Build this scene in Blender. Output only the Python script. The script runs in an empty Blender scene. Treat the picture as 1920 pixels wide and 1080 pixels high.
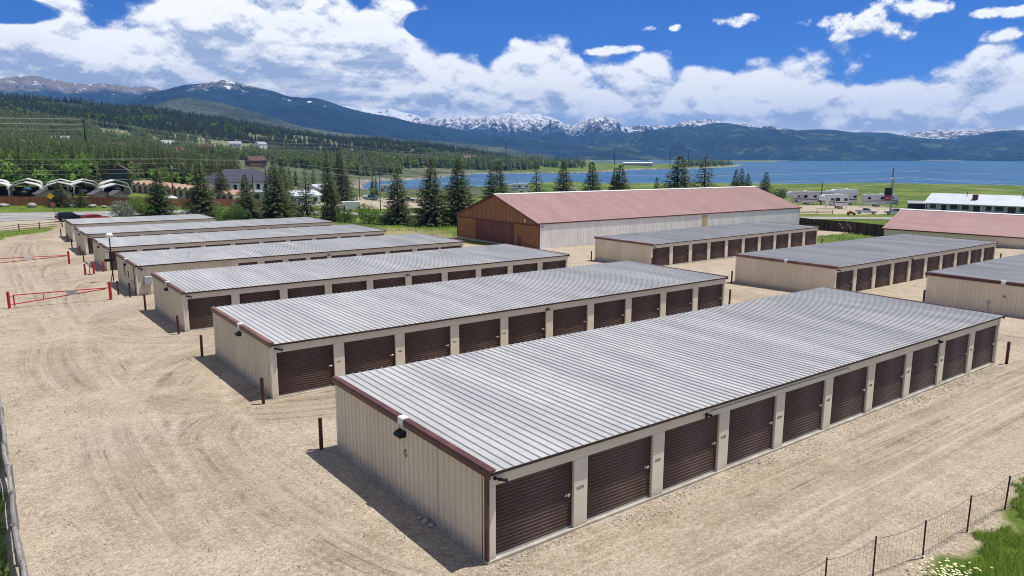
import bpy, math, random
import numpy as np
R = math.radians
random.seed(7)
S = bpy.context.scene
COL = S.collection

# ------------------------------------------------------------------ camera
cam = bpy.data.cameras.new('camera'); cam_o = bpy.data.objects.new('camera', cam); COL.objects.link(cam_o)
cam.sensor_width = 36; cam.lens = 36 * 1358.6 / 1920
cam.clip_start = 0.5; cam.clip_end = 60000
CAMZ = 11.955
HAZE = 8.5e-5
cam_o.location = (0, 0, CAMZ)
cam_o.rotation_euler = (R(90 - 10.303), 0, R(53.437 - 90))
S.camera = cam_o
S.view_settings.view_transform = 'Standard'; S.view_settings.look = 'None'
S.view_settings.gamma = 1; S.view_settings.use_curve_mapping = False
S.view_settings.exposure = 0.36
S.cycles.max_bounces = 6; S.cycles.diffuse_bounces = 3; S.cycles.glossy_bounces = 2
S.cycles.transmission_bounces = 2; S.cycles.volume_bounces = 0; S.cycles.transparent_max_bounces = 6
S.cycles.use_denoising = True; S.render.filter_size = 1.05; S.cycles.filter_width = 1.05
S.cycles.caustics_reflective = False; S.cycles.caustics_refractive = False

# ------------------------------------------------------------------ node helper
class V:
    """a float socket with arithmetic"""
    def __init__(s, nt, sock): s.nt, s.s = nt, sock
    def _m(s, op, *o):
        n = s.nt.nodes.new('ShaderNodeMath'); n.operation = op
        for i, a in enumerate((s,) + o):
            if isinstance(a, V): s.nt.links.new(a.s, n.inputs[i])
            else: n.inputs[i].default_value = a
        return V(s.nt, n.outputs[0])
    def __add__(s, o): return s._m('ADD', o)
    def __radd__(s, o): return s._m('ADD', o)
    def __sub__(s, o): return s._m('SUBTRACT', o)
    def __rsub__(s, o): return (s * -1) + o
    def __mul__(s, o): return s._m('MULTIPLY', o)
    def __rmul__(s, o): return s._m('MULTIPLY', o)
    def __truediv__(s, o): return s._m('DIVIDE', o)
    def max(s, o): return s._m('MAXIMUM', o)
    def min(s, o): return s._m('MINIMUM', o)
    def clamp(s): n = s._m('ADD', 0.0); n.s.node.use_clamp = True; return n
    def pow(s, o): return s._m('POWER', o)
    def abs(s): return s._m('ABSOLUTE')
    def sstep(s, a, b):
        n = s.nt.nodes.new('ShaderNodeMapRange'); n.interpolation_type = 'SMOOTHSTEP'
        s.nt.links.new(s.s, n.inputs[0]); n.inputs[1].default_value = a; n.inputs[2].default_value = b
        return V(s.nt, n.outputs[0])
    def lin(s, a, b, c=0.0, d=1.0):
        n = s.nt.nodes.new('ShaderNodeMapRange')
        s.nt.links.new(s.s, n.inputs[0])
        for i, v in enumerate((a, b, c, d)): n.inputs[i + 1].default_value = v
        return V(s.nt, n.outputs[0])

def link(nt, sock, val):
    if isinstance(val, V): nt.links.new(val.s, sock)
    elif hasattr(val, 'is_output'): nt.links.new(val, sock)
    else: sock.default_value = val
def comb(nt, x, y, z):
    n = nt.nodes.new('ShaderNodeCombineXYZ')
    for i, a in enumerate((x, y, z)): link(nt, n.inputs[i], a)
    return n.outputs[0]
def sepxyz(nt, v):
    n = nt.nodes.new('ShaderNodeSeparateXYZ'); nt.links.new(v, n.inputs[0])
    return [V(nt, o) for o in n.outputs]
def noise(nt, vec, scale, detail=4, rough=.55, dist=0.0, lac=2.0):
    n = nt.nodes.new('ShaderNodeTexNoise'); n.inputs['Scale'].default_value = scale
    n.inputs['Detail'].default_value = detail; n.inputs['Roughness'].default_value = rough
    n.inputs['Distortion'].default_value = dist; n.inputs['Lacunarity'].default_value = lac
    if vec is not None: nt.links.new(vec, n.inputs['Vector'])
    return V(nt, n.outputs[0])
def voro(nt, vec, scale, feature='F1', smooth=.5, rand=1.0, detail=0.0):
    n = nt.nodes.new('ShaderNodeTexVoronoi'); n.feature = feature; n.inputs['Scale'].default_value = scale
    n.inputs['Randomness'].default_value = rand; n.inputs['Detail'].default_value = detail
    if feature == 'SMOOTH_F1': n.inputs['Smoothness'].default_value = smooth
    if vec is not None: nt.links.new(vec, n.inputs['Vector'])
    return V(nt, n.outputs['Distance'])
def mixc(nt, f, a, b):
    n = nt.nodes.new('ShaderNodeMix'); n.data_type = 'RGBA'
    link(nt, n.inputs[0], f)
    for s, c in ((n.inputs[6], a), (n.inputs[7], b)):
        if hasattr(c, 'is_output'): nt.links.new(c, s)
        else: s.default_value = (*c, 1)
    return n.outputs[2]
def vmul(nt, v, k):
    n = nt.nodes.new('ShaderNodeVectorMath'); n.operation = 'MULTIPLY'
    nt.links.new(v, n.inputs[0]); n.inputs[1].default_value = k
    return n.outputs[0]

# ------------------------------------------------------------------ sun + sky
SUN = np.array([.35, -.16, 1.0]); SUN /= np.linalg.norm(SUN)
sun = bpy.data.lights.new('sun', 'SUN'); sun.energy = 4.0; sun.angle = R(.53); sun.color = (1, .955, .89)
sun_o = bpy.data.objects.new('sun', sun); COL.objects.link(sun_o)
sun_o.rotation_euler = (math.acos(SUN[2]), 0, math.atan2(SUN[1], SUN[0]) + R(90))
sun_o.location = (40, -20, 300)
SUN_EL = math.asin(SUN[2]); SUN_AZ = math.atan2(SUN[0], SUN[1])

W = bpy.data.worlds.new('World'); S.world = W; W.use_nodes = True
nt = W.node_tree; nt.nodes.clear()
out = nt.nodes.new('ShaderNodeOutputWorld'); bg = nt.nodes.new('ShaderNodeBackground')
nt.links.new(bg.outputs[0], out.inputs[0]); bg.inputs[1].default_value = 0.135
sky = nt.nodes.new('ShaderNodeTexSky'); sky.sky_type = 'NISHITA'; sky.sun_disc = False
sky.sun_elevation = SUN_EL; sky.sun_rotation = SUN_AZ; sky.altitude = 2600
sky.air_density = 1.0; sky.dust_density = .15; sky.ozone_density = 3.0
tc = nt.nodes.new('ShaderNodeTexCoord'); D = tc.outputs['Generated']
dx, dy, dz = sepxyz(nt, D)
az = dy._m('ARCTAN2', dx) * (180 / math.pi)          # degrees, 0 = +X
el = dz._m('ARCSINE') * (180 / math.pi)
def curve(x, pts, lo, hi, ymax):
    n = nt.nodes.new('ShaderNodeFloatCurve'); c = n.mapping.curves[0]
    P = sorted([((a - lo) / (hi - lo), b / ymax) for a, b in pts])
    c.points[0].location = P[0]; c.points[1].location = P[-1]
    for p in P[1:-1]: c.points.new(*p)
    n.mapping.update()
    nt.links.new(x.lin(lo, hi).s, n.inputs['Value'])
    return V(nt, n.outputs[0]) * ymax
# upper edge (deg of elevation) of the cumulus bank, round the whole horizon
TOP = [(-180, 7), (-140, 9), (-100, 6), (-60, 8), (-25, 5.5), (0, 6), (12, 6.0), (20, 6.0), (26, 6.0), (32, 6.5), (38, 6.8), (41, 6.3), (44.5, 6.4),
       (47.5, 6.4), (50, 8.0), (52.8, 8.3), (55, 7.2), (58, 7.4), (60.5, 9.6), (63, 12.0), (70, 12.2), (76, 11.2), (80, 10.0), (86, 10.4), (92, 10.8), (110, 9), (140, 7), (180, 7)]
etop = curve(az, TOP, -180, 180, 20.0)
# single clouds out on the blue: azimuth, elevation, half width, half height
SOLO = [(28.5, 8.6, 4.6, 1.15), (26.3, 9.6, 3.0, 1.0), (37.0, 9.6, 1.5, .6), (29.5, 11.7, 3.9, .9), (33.6, 12.2, 2.6, .5), (20.5, 8.9, 1.9, .5), (20.6, 7.6, 1.6, .55), (52.0, 12.3, 3.6, .45),
        (43.5, 9.3, .9, .35), (45.5, 7.7, 3.6, .5), (41.3, 9.2, .6, .35), (14, 10.5, 3, .8), (8, 8.5, 3, .8)]
def density(off_e):
    e = el + off_e
    base = (etop - e) * .25
    v3 = comb(nt, az * .0175, e * .0225, 0.37)
    w = noise(nt, v3, 9, 3, .5)
    vd = comb(nt, az * .0175 + w * .045, e * .0225 + w * .03, 0.37)
    b1 = voro(nt, vd, 13, 'SMOOTH_F1', .35)
    b2 = voro(nt, vd, 31, 'SMOOTH_F1', .3)
    n1 = noise(nt, v3, 30, 8, .66)
    n0 = noise(nt, v3, 5.5, 3, .5)
    puff = (0.62 - b1) * .95 + (0.55 - b2) * .50 + (n1 - .5) * .9 + (n0 - .5) * 1.5
    gap = ((az - 87.6) * (1 / 3.2)).pow(2.0) + ((e - 8.9) * (1 / .85)).pow(2.0)
    gap2 = ((az - 60.0) * (1 / 1.7)).pow(2.0) + ((e - 9.6) * (1 / .9)).pow(2.0)
    bank = base.min(.75) + puff - (1.4 - gap).max(0) * 1.1 - (1.3 - gap2).max(0) * .9
    solo = None
    for a, b, ra, rb in SOLO:
        q = ((az - a) * (1 / ra)).pow(2.0) + ((e - b) * (1 / rb)).pow(2.0)
        s = (1 - q).max(-3.0)
        solo = s if solo is None else solo.max(s)
    sol = solo * .50 + (n1 - .5) * 1.7 + (0.5 - b2) * .7 - .20
    # unseen puffs overhead, cover raised to neutralise the light in shade
    high = (n0 - .47) * 3 + (n1 - .5) * .8 - (14.0 - e).max(0) * 2
    return bank.max(sol).max(high)
d0 = density(0.0)
d1 = density(.55)
d2 = density(1.6)
alpha = d0.sstep(-.02, .30)
d3 = density(.22)
lit = ((d0 - d3) * 2.7 + (d0 - d1) * 1.5 + (d0 - d2) * .5 + .42).clamp()
deep = (etop - el).sstep(1.5, 7.0)
v3 = comb(nt, az * .010, el * .070, 1.7)
streak = noise(nt, v3, 14, 5, .6)
shade = (lit * (1 - deep * .20) + (streak.sstep(.36, .64) - .52) * .85 * deep).clamp()
low = el.sstep(5.0, 1.0)
shade = (shade + low * .12).clamp()
ccol = mixc(nt, shade, (2.5, 3.1, 4.3), (7.0, 7.05, 7.1))
holes = noise(nt, v3, 6, 5, .6).sstep(.28, .40)
a2 = (alpha * (1 - (1 - holes) * deep * .45)).clamp()
# the sky of a high, dry place: deep blue
skyc = nt.nodes.new('ShaderNodeMix'); skyc.data_type = 'RGBA'; skyc.blend_type = 'MULTIPLY'; skyc.inputs[0].default_value = 1
nt.links.new(sky.outputs[0], skyc.inputs[6]); skyc.inputs[7].default_value = (.090, .30, .66, 1)
# out-of-view clouds overhead, greyed to keep the fill light neutral and dim
ccol = mixc(nt, el.sstep(14, 24), ccol, (3.0, 2.95, 2.9))
final = mixc(nt, a2, skyc.outputs[2], ccol)
nt.links.new(final, bg.inputs[0])
W.cycles.sampling_method = 'MANUAL'; W.cycles.sample_map_resolution = 512

# ------------------------------------------------------------------ materials
MATS = {}
def newmat(name):
    m = bpy.data.materials.new(name); m.use_nodes = True
    t = m.node_tree; b = t.nodes['Principled BSDF']
    return m, t, b
def bumpto(t, b, h, strength=.3, dist=.02):
    n = t.nodes.new('ShaderNodeBump'); n.inputs['Strength'].default_value = strength; n.inputs['Distance'].default_value = dist
    t.links.new(h.s, n.inputs['Height']); t.links.new(n.outputs[0], b.inputs['Normal'])
def objco(t): return t.nodes.new('ShaderNodeTexCoord').outputs['Object']
def geopos(t): return t.nodes.new('ShaderNodeNewGeometry').outputs['Position']
def objrand(t): return V(t, t.nodes.new('ShaderNodeObjectInfo').outputs['Random'])
def attr(t, name):
    n = t.nodes.new('ShaderNodeAttribute'); n.attribute_name = name
    return n
def mat(name, c, rough=.6, metal=0.0, var=.12, vscale=1.5, stretch=(1, 1, 1), bump=0.0, bscale=30, dirt=None, spec=.4, rnd=0.0):
    """painted / plain surface with worn tone variation"""
    if name in MATS: return MATS[name]
    m, t, b = newmat(name)
    p = vmul(t, geopos(t), stretch)
    f = noise(t, p, vscale, 5, .6)
    lo = tuple(x * (1 - var * 1.6) for x in c); hi = tuple(min(1, x * (1 + var * 1.2)) for x in c)
    colr = mixc(t, f.sstep(.3, .7), lo, hi)
    if rnd:
        r = objrand(t)
        colr = mixc(t, r, colr, mixc(t, .5, colr, tuple(x * (1 - rnd * 1.4) for x in c)))
    if dirt:
        g = noise(t, p, vscale * 4, 6, .7)
        colr = mixc(t, g.sstep(.55, .75) * dirt[1], colr, dirt[0])
    t.links.new(colr, b.inputs['Base Color'])
    b.inputs['Roughness'].default_value = rough; b.inputs['Metallic'].default_value = metal
    b.inputs['Specular IOR Level'].default_value = spec * .6
    if bump: bumpto(t, b, noise(t, p, bscale, 3, .6), bump, .01)
    MATS[name] = m
    return m

M_WALL = mat('beige_steel_wall', (.76, .655, .485), .55, 0, .05, .7, (1, 1, .25), dirt=((.36, .30, .22), .18))
M_TRIMW = mat('cream_trim', (.79, .71, .565), .55, 0, .04, .8, dirt=((.40, .34, .26), .2))
M_BROWN = mat('brown_trim', (.115, .050, .042), .45, 0, .15, 1.2, dirt=((.22, .13, .11), .35))
M_DOOR = mat('brown_roller_door', (.098, .056, .038), .5, 0, .12, .9, spec=.25, dirt=((.13, .085, .07), .3), rnd=.4)
def ledge_lit(m, tint, amt):  # colours upward-facing slat ledges paler, as painted stripes of sunlight
    t = m.node_tree; b = t.nodes['Principled BSDF']; src = b.inputs['Base Color'].links[0].from_socket
    nz = sepxyz(t, t.nodes.new('ShaderNodeNewGeometry').outputs['Normal'])[2]
    f = nz.sstep(.22, .5) * noise(t, geopos(t), 2.5, 4, .6).lin(.3, .7, .6, 1.0) * amt
    t.links.new(mixc(t, f, src, tint), b.inputs['Base Color'])
def splash(m, c, h0=.42):
    t = m.node_tree; b = t.nodes['Principled BSDF']; src = b.inputs['Base Color'].links[0].from_socket
    z = sepxyz(t, objco(t))[2]; n = noise(t, geopos(t), 4.0, 6, .75); n2 = noise(t, geopos(t), 26, 2, .6)
    f = (z + (n - .5) * .55).sstep(h0, .02) * .55 + (z.sstep(1.0, .1) * n2.sstep(.60, .70)) * .35
    t.links.new(mixc(t, f, src, c), b.inputs['Base Color'])
ledge_lit(M_DOOR, (.27, .20, .165), .8)
splash(M_WALL, (.40, .33, .24)); splash(M_TRIMW, (.42, .35, .26))
M_CONC = mat('foundation_concrete', (.44, .40, .33), .9, 0, .15, 2.0, bump=.2, dirt=((.25, .22, .18), .5))
M_EAVE_SHADE = mat('shaded_eave_trim', (.050, .028, .024), .5, 0, .15, 1.2)  # brown darkened so the trim carries the shadow under the roof edge
M_DARK = mat('dark_steel', (.02, .02, .021), .4, .3, .1)
M_BLACK = mat('black_plastic', (.015, .015, .016), .45, 0, .1)
M_CHROME = mat('galvanised_latch', (.62, .62, .60), .35, .8, .08)
M_WHITE = mat('white_paint', (.78, .78, .76), .5, 0, .05, 1.0, dirt=((.5, .47, .42), .15))
M_RED = mat('red_paint', (.50, .025, .030), .5, 0, .15, 2.0, dirt=((.30, .08, .06), .4))
M_RUST = mat('rusty_brown_post', (.085, .033, .024), .7, 0, .25, 5.0, bump=.2, dirt=((.20, .08, .05), .5))
M_GREY = mat('grey_box_paint', (.42, .43, .42), .5, .2, .08)
M_GLASS = mat('dark_window', (.012, .016, .022), .08, 0, .1, spec=.8)
M_PRINT = mat('black_print', (.02, .02, .02), .6, 0, .02)

# weathered galvanised roof sheet: streaks down the slope, patchy bloom
def roofmat(name, c1, c2, seam, metal=.35, rough=.42, st=.35):
    m, t, b = newmat(name)
    p = geopos(t)
    f = noise(t, vmul(t, p, (.55, .10, 1)), 1.3, 5, .65)
    g = noise(t, vmul(t, p, (1, 1, 1)), 2.2, 6, .7)
    k = noise(t, vmul(t, p, (3.3, .16, 1)), 2.0, 4, .7)
    c = mixc(t, f.sstep(.3, .7), c1, c2)
    c = mixc(t, g.sstep(.5, .72) * .45, c, seam)
    c = mixc(t, k.sstep(.55, .75) * st, c, tuple(x * .75 for x in c1))
    ox_, oy_, oz_ = sepxyz(t, objco(t))
    row = ((oy_ * (1 / 1.27))._m('FRACT') - .5).abs()
    c = mixc(t, row.sstep(.018, .006) * noise(t, p, 3.0, 3, .6).sstep(.35, .6) * .5, c, tuple(x * .55 for x in c1))
    c = mixc(t, objrand(t) * .28, c, tuple(x * .8 for x in c1))
    t.links.new(c, b.inputs['Base Color']); b.inputs['Metallic'].default_value = metal; b.inputs['Specular IOR Level'].default_value = .2
    t.links.new((g * .22 + (rough - .1)).s, b.inputs['Roughness'])
    bumpto(t, b, g, .08, .02)
    return m
M_ROOF = roofmat('galvanised_roof', (.41, .412, .405), (.56, .558, .54), (.38, .355, .335), .06, .5)
M_PINK = roofmat('faded_red_roof', (.36, .222, .205), (.41, .265, .248), (.43, .30, .28), .0, .55, .10)
M_SILVERROOF = roofmat('silver_roof', (.60, .64, .66), (.72, .75, .76), (.5, .5, .48), .3, .4)

def woodmat(name, c1, c2, stretch, sc=3.0, rough=.75):
    m, t, b = newmat(name)
    p = geopos(t)
    g = noise(t, vmul(t, p, stretch), sc, 7, .7, .6)
    f = noise(t, p, 1.1, 3, .6)
    c = mixc(t, g.sstep(.3, .7), c1, c2)
    c = mixc(t, f.sstep(.4, .75) * .4, c, tuple(x * .55 for x in c1))
    r = objrand(t)
    c = mixc(t, r * .75, c, tuple(x * .42 for x in c2))
    t.links.new(c, b.inputs['Base Color']); b.inputs['Roughness'].default_value = rough
    bumpto(t, b, g, .35, .01)
    return m
M_PLANKV = woodmat('cedar_board_upright', (.24, .105, .042), (.42, .19, .075), (9, 9, .5))
M_PLANKH = woodmat('cedar_board_level', (.28, .115, .038), (.52, .235, .08), (9, .6, 12))
M_FENCEW = woodmat('stained_fence_board', (.24, .075, .030), (.40, .15, .06), (8, 8, .6))
M_FENCED = woodmat('dark_fence_board', (.038, .020, .014), (.075, .040, .028), (8, 8, .6))
M_LOG = woodmat('weathered_log', (.20, .185, .165), (.40, .375, .34), (7, .8, 7), 3.0, .9)
M_POLE = woodmat('utility_pole_wood', (.10, .058, .038), (.20, .125, .085), (9, 9, .3), 2.0, .9)
M_POLEB = mat('dark_pole', (.028, .02, .018), .8, 0, .2)
M_POLER = mat('red_brown_pole', (.17, .075, .045), .8, 0, .2)
M_BARND = mat('maroon_barn_door', (.155, .052, .046), .5, 0, .1, .8, (1, 1, .3))
M_WIRE = mat('pale_cable', (.42, .42, .42), .5, .3, .05)
M_MESHW = mat('rusty_wire', (.20, .16, .13), .6, .3, .2)

# ------------------------------------------------------------------ mesh helpers
class MB:
    def __init__(s): s.v, s.f, s.m = [], [], []
    def add(s, vs, fs, mi=0):
        o = len(s.v); s.v += [tuple(map(float, p)) for p in vs]
        s.f += [tuple(i + o for i in f) for f in fs]; s.m += [mi] * len(fs)
    def box(s, a, b, mi=0):
        (x0, y0, z0), (x1, y1, z1) = a, b
        s.add([(x0, y0, z0), (x1, y0, z0), (x1, y1, z0), (x0, y1, z0), (x0, y0, z1), (x1, y0, z1), (x1, y1, z1), (x0, y1, z1)],
              [(0, 3, 2, 1), (4, 5, 6, 7), (0, 1, 5, 4), (1, 2, 6, 5), (2, 3, 7, 6), (3, 0, 4, 7)], mi)
    def bbox(s, a, b, c=.02, mi=0):
        """box with its upper and vertical edges chamfered"""
        (x0, y0, z0), (x1, y1, z1) = a, b
        def ring(i, z): return [(x0 + i, y0 + c, z), (x0 + c, y0 + i, z), (x1 - c, y0 + i, z), (x1 - i, y0 + c, z), (x1 - i, y1 - c, z), (x1 - c, y1 - i, z), (x0 + c, y1 - i, z), (x0 + i, y1 - c, z)]
        vs = ring(0, z0) + ring(0, z1 - c) + [((x - (x0 + x1) / 2) * (1 - 2 * c / max(x1 - x0, 1e-3)) + (x0 + x1) / 2, (y - (y0 + y1) / 2) * (1 - 2 * c / max(y1 - y0, 1e-3)) + (y0 + y1) / 2, z1) for x, y, _ in ring(0, z1)]
        fs = [tuple(range(7, -1, -1)), tuple(range(16, 24))]
        for k in (0, 8):
            for i in range(8): fs.append((k + i, k + (i + 1) % 8, k + 8 + (i + 1) % 8, k + 8 + i))
        s.add(vs, fs, mi)
    def prism(s, prof, a, b, axis=1, mi=0):
        """polygon prof in the two other axes, swept along axis from a to b"""
        n = len(prof)
        def pt(u, w, k):
            return (k, u, w) if axis == 0 else ((u, k, w) if axis == 1 else (u, w, k))
        vs = [pt(u, w, a) for u, w in prof] + [pt(u, w, b) for u, w in prof]
        fs = [(i, (i + 1) % n, n + (i + 1) % n, n + i) for i in range(n)]
        fs += [tuple(range(n - 1, -1, -1)), tuple(range(n, 2 * n))]
        s.add(vs, fs, mi)
    def tube(s, pts, r, n=8, mi=0, cap=True):
        pts = [np.array(p, float) for p in pts]; rs = r if isinstance(r, (list, tuple)) else [r] * len(pts)
        vs = []; fs = []
        for i, p in enumerate(pts):
            d = pts[min(i + 1, len(pts) - 1)] - pts[max(i - 1, 0)]; d /= np.linalg.norm(d) + 1e-9
            u = np.cross(d, (0, 0, 1) if abs(d[2]) < .9 else (1, 0, 0)); u /= np.linalg.norm(u); w = np.cross(d, u)
            vs += [p + rs[i] * (math.cos(t) * u + math.sin(t) * w) for t in np.arange(n) * 2 * math.pi / n]
        for i in range(len(pts) - 1):
            for k in range(n): fs.append((i * n + k, i * n + (k + 1) % n, (i + 1) * n + (k + 1) % n, (i + 1) * n + k))
        if cap: fs += [tuple(range(n - 1, -1, -1)), tuple(range((len(pts) - 1) * n, len(pts) * n))]
        s.add(vs, fs, mi)
    def ball(s, c, r, n=8, m=6, mi=0, sq=(1, 1, 1)):
        vs = [(c[0], c[1], c[2] + r * sq[2])]; fs = []
        for i in range(1, m):
            a = math.pi * i / m
            for k in range(n):
                t = 2 * math.pi * k / n
                vs.append((c[0] + r * sq[0] * math.sin(a) * math.cos(t), c[1] + r * sq[1] * math.sin(a) * math.sin(t), c[2] + r * sq[2] * math.cos(a)))
        vs.append((c[0], c[1], c[2] - r * sq[2])); L = len(vs) - 1
        for k in range(n):
            fs.append((0, 1 + k, 1 + (k + 1) % n)); fs.append((L, 1 + (m - 2) * n + (k + 1) % n, 1 + (m - 2) * n + k))
            for i in range(m - 2): fs.append((1 + i * n + k, 1 + (i + 1) * n + k, 1 + (i + 1) * n + (k + 1) % n, 1 + i * n + (k + 1) % n))
        s.add(vs, fs, mi)
    def data(s, name, mats, smooth=False):
        me = bpy.data.meshes.new(name); me.from_pydata(s.v, [], s.f)
        for m in (mats if isinstance(mats, (list, tuple)) else [mats]): me.materials.append(m)
        me.polygons.foreach_set('material_index', s.m)
        if smooth: me.polygons.foreach_set('use_smooth', [True] * len(s.f))
        me.update(); return me
    def build(s, name, mats, parent=None, loc=(0, 0, 0), rz=0, smooth=False, label=None):
        return put(name, s.data(name, mats, smooth), parent, loc, rz, label)
def put(name, me, parent=None, loc=(0, 0, 0), rz=0, label=None):
    o = bpy.data.objects.new(name, me); COL.objects.link(o)
    if parent: o.parent = parent
    o.location = loc; o.rotation_euler.z = rz
    if label: o['label'] = label
    return o
def tag(o, label, cat, group=None, kind=None):
    if label: o['label'] = label
    if cat: o['category'] = cat
    if group: o['group'] = group
    if kind: o['kind'] = kind
    return o
def thing(name, label, cat, loc=(0, 0, 0), rz=0, group=None):
    o = bpy.data.objects.new(name, None); COL.objects.link(o); o.empty_display_size = .3
    o.location = loc; o.rotation_euler.z = rz
    return tag(o, label, cat, group)
def struct(o): o['kind'] = 'structure'; return o
def dup(root, loc, rz=0, label=None, group=None, scale=None):
    kids = {}
    def cp(o, par):
        c = o.copy(); COL.objects.link(c)
        if par: c.parent = par
        for ch in o.children: cp(ch, c)
        return c
    r = cp(root, None); r.location = loc; r.rotation_euler.z = rz
    if label: r['label'] = label
    if group: r['group'] = group
    if scale: r.scale = (scale,) * 3 if not isinstance(scale, tuple) else scale
    return r
def mesh_np(name, Vv, F, mats, midx=None, smooth=False, attrs=None):
    me = bpy.data.meshes.new(name)
    Vv = np.asarray(Vv, np.float32); F = np.asarray(F, np.int32); k = F.shape[1]
    me.vertices.add(len(Vv)); me.vertices.foreach_set('co', Vv.ravel())
    me.loops.add(F.size); me.loops.foreach_set('vertex_index', F.ravel())
    me.polygons.add(len(F)); me.polygons.foreach_set('loop_start', np.arange(0, F.size, k, dtype=np.int32))
    me.polygons.foreach_set('loop_total', np.full(len(F), k, np.int32))
    for m in mats: me.materials.append(m)
    if midx is not None: me.polygons.foreach_set('material_index', np.asarray(midx, np.int32))
    if smooth: me.polygons.foreach_set('use_smooth', np.ones(len(F), bool))
    me.update(calc_edges=True)
    for n, (typ, a) in (attrs or {}).items():
        at = me.attributes.new(n, typ, 'POINT')
        at.data.foreach_set('color' if 'COLOR' in typ else ('vector' if 'VECTOR' in typ else 'value'), np.asarray(a, np.float32).ravel())
    return me
# smooth lattice noise
def _h(i, j, s):
    n = (i.astype(np.int64) * 374761393 + j.astype(np.int64) * 668265263 + s * 974634777) & 0x7fffffff
    n = ((n ^ (n >> 13)) * 1274126177) & 0x7fffffff
    return ((n ^ (n >> 16)) & 0xffff) / 65535.0
def vnoise(x, y, s=0):
    i = np.floor(x); j = np.floor(y); f = x - i; g = y - j; f = f * f * (3 - 2 * f); g = g * g * (3 - 2 * g)
    return (_h(i, j, s) * (1 - f) + _h(i + 1, j, s) * f) * (1 - g) + (_h(i, j + 1, s) * (1 - f) + _h(i + 1, j + 1, s) * f) * g
def fbm(x, y, s=0, o=5, gain=.5):
    t = 0; a = 1; w = 0
    for k in range(o): t = t + a * vnoise(x * 2 ** k, y * 2 ** k, s + k); w += a; a *= gain
    return t / w
def ridged(x, y, s=0, o=5):
    t = 0; a = 1; w = 0
    for k in range(o): t = t + a * (1 - np.abs(2 * vnoise(x * 2 ** k, y * 2 ** k, s + k) - 1)); w += a; a *= .5
    return t / w
def smooth(a, b, x):
    t = np.clip((x - a) / (b - a), 0, 1); return t * t * (3 - 2 * t)

# ------------------------------------------------------------------ terrain
AZ = [1.85, 18.61, 32.06, 41.57, 53.44, 64.11, 71.88, 80.67, 88.27, 103.71]
RR = [140, 180, 220, 300, 450, 700, 1000, 1600, 2200, 3200, 9000]
ZT = np.array([
    [-1.5, -3.5, -5, -7, -9, -9, -9, -9, -8, -8, -8], [-1.5, -3.5, -6, -8, -9, -9, -9, -9, -8, -8, -8],
    [-1.5, -3.5, -6, -8, -9, -9, -9, -9, -8, -8, -8], [-1.5, -3, -5.5, -8, -9, -9, -9, -9, -8, -8, -8],
    [-1.5, -3, -5, -7.5, -9, -9, -8.5, 6, 0, -8, -8], [-1.3, -2.5, -4, -6.5, -8.8, 0, 2, 46, 20, 0, 0],
    [-1, -1.2, -1.5, -2, -2, 6, 14, 70, 40, 20, 20], [-.7, 0, 1.2, 3, 6, 14, 30, 106, 60, 20, 20],
    [-.6, .5, 2, 5, 10, 22, 45, 120, 70, 20, 20], [-.6, .5, 2, 5, 10, 22, 45, 120, 70, 20, 20]], float)
LAKE = np.array([[716, 114], [622, 207], [605, 244], [572, 309], [517, 322], [468, 386], [408, 416], [401, 465], [375, 469], [338, 455], [291, 430], [249, 419], [219, 423], [203, 426], [221, 481], [279, 588], [318, 612], [367, 637], [420, 694], [471, 742], [522, 772], [572, 771], [638, 741], [712, 747], [776, 791], [905, 860], [1062, 877], [1285, 963], [1580, 1152], [1761, 1339], [1625, 1441], [1427, 1499], [1816, 1992], [2396, 2591], [2880, 2553], [2722, 2251], [2401, 1878], [2389, 1719], [2719, 1825], [3152, 2081], [3647, 1984], [3881, 1698], [4349, 1464], [4999, 816], [4600, -900], [2600, -1500], [1200, -700]], float)
LAKEZ = -10.0
def sdist(x, y, poly):
    x = np.asarray(x, float); y = np.asarray(y, float)
    d = np.full(x.shape, 1e9); ins = np.zeros(x.shape, bool); n = len(poly)
    for i in range(n):
        ax, ay = poly[i]; bx, by = poly[(i + 1) % n]; ex, ey = bx - ax, by - ay
        t = np.clip(((x - ax) * ex + (y - ay) * ey) / (ex * ex + ey * ey), 0, 1)
        d = np.minimum(d, np.hypot(x - ax - t * ex, y - ay - t * ey))
        ins ^= ((ay > y) != (by > y)) & (x < (bx - ax) * (y - ay) / ((by - ay) if by != ay else 1e-9) + ax)
    return np.where(ins, -d, d)
def zyard(x, y):
    z = np.interp(y, [-60, 0, 20, 38, 55, 73, 94, 112, 131, 300], [1.6, 1.2, 1.02, .70, .43, 0, -.43, -.53, -.72, -.72])
    return z - .005 * (x - 10) - np.interp(x, [44, 58], [0, .5]) * np.interp(y, [20, 35], [.75, 1])
def zter(x, y):
    x = np.asarray(x, float); y = np.asarray(y, float)
    r = np.hypot(x, y); a = np.degrees(np.arctan2(y, x)); r_ = np.clip(r, 140, 9000)
    ai = np.clip(np.interp(a, AZ, range(10)), 0, 8.999); i = ai.astype(int); f = ai - i
    za = np.array([np.interp(r_, RR, row) for row in ZT])
    zf = np.take_along_axis(za, i[None], 0)[0] * (1 - f) + np.take_along_axis(za, i[None] + 1, 0)[0] * f
    w = smooth(118, 158, r)
    hill = smooth(400, 1200, r) * smooth(52, 64, a)
    zf = zf + hill * (fbm(x / 210, y / 210, 5) - .5) * 26 * np.clip(r / 1200, 0, 1.2)
    z = zyard(x, y) * (1 - w) + zf * w
    s = sdist(x, y, LAKE)
    z = np.where(r > 300, np.minimum(z, LAKEZ + .5 + np.maximum(s, 0) * .13), z)
    return np.where(s < 0, LAKEZ - np.minimum(3, -s * .08) - .03, np.maximum(z, LAKEZ + np.minimum(s * .12, 1.5)))
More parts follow.
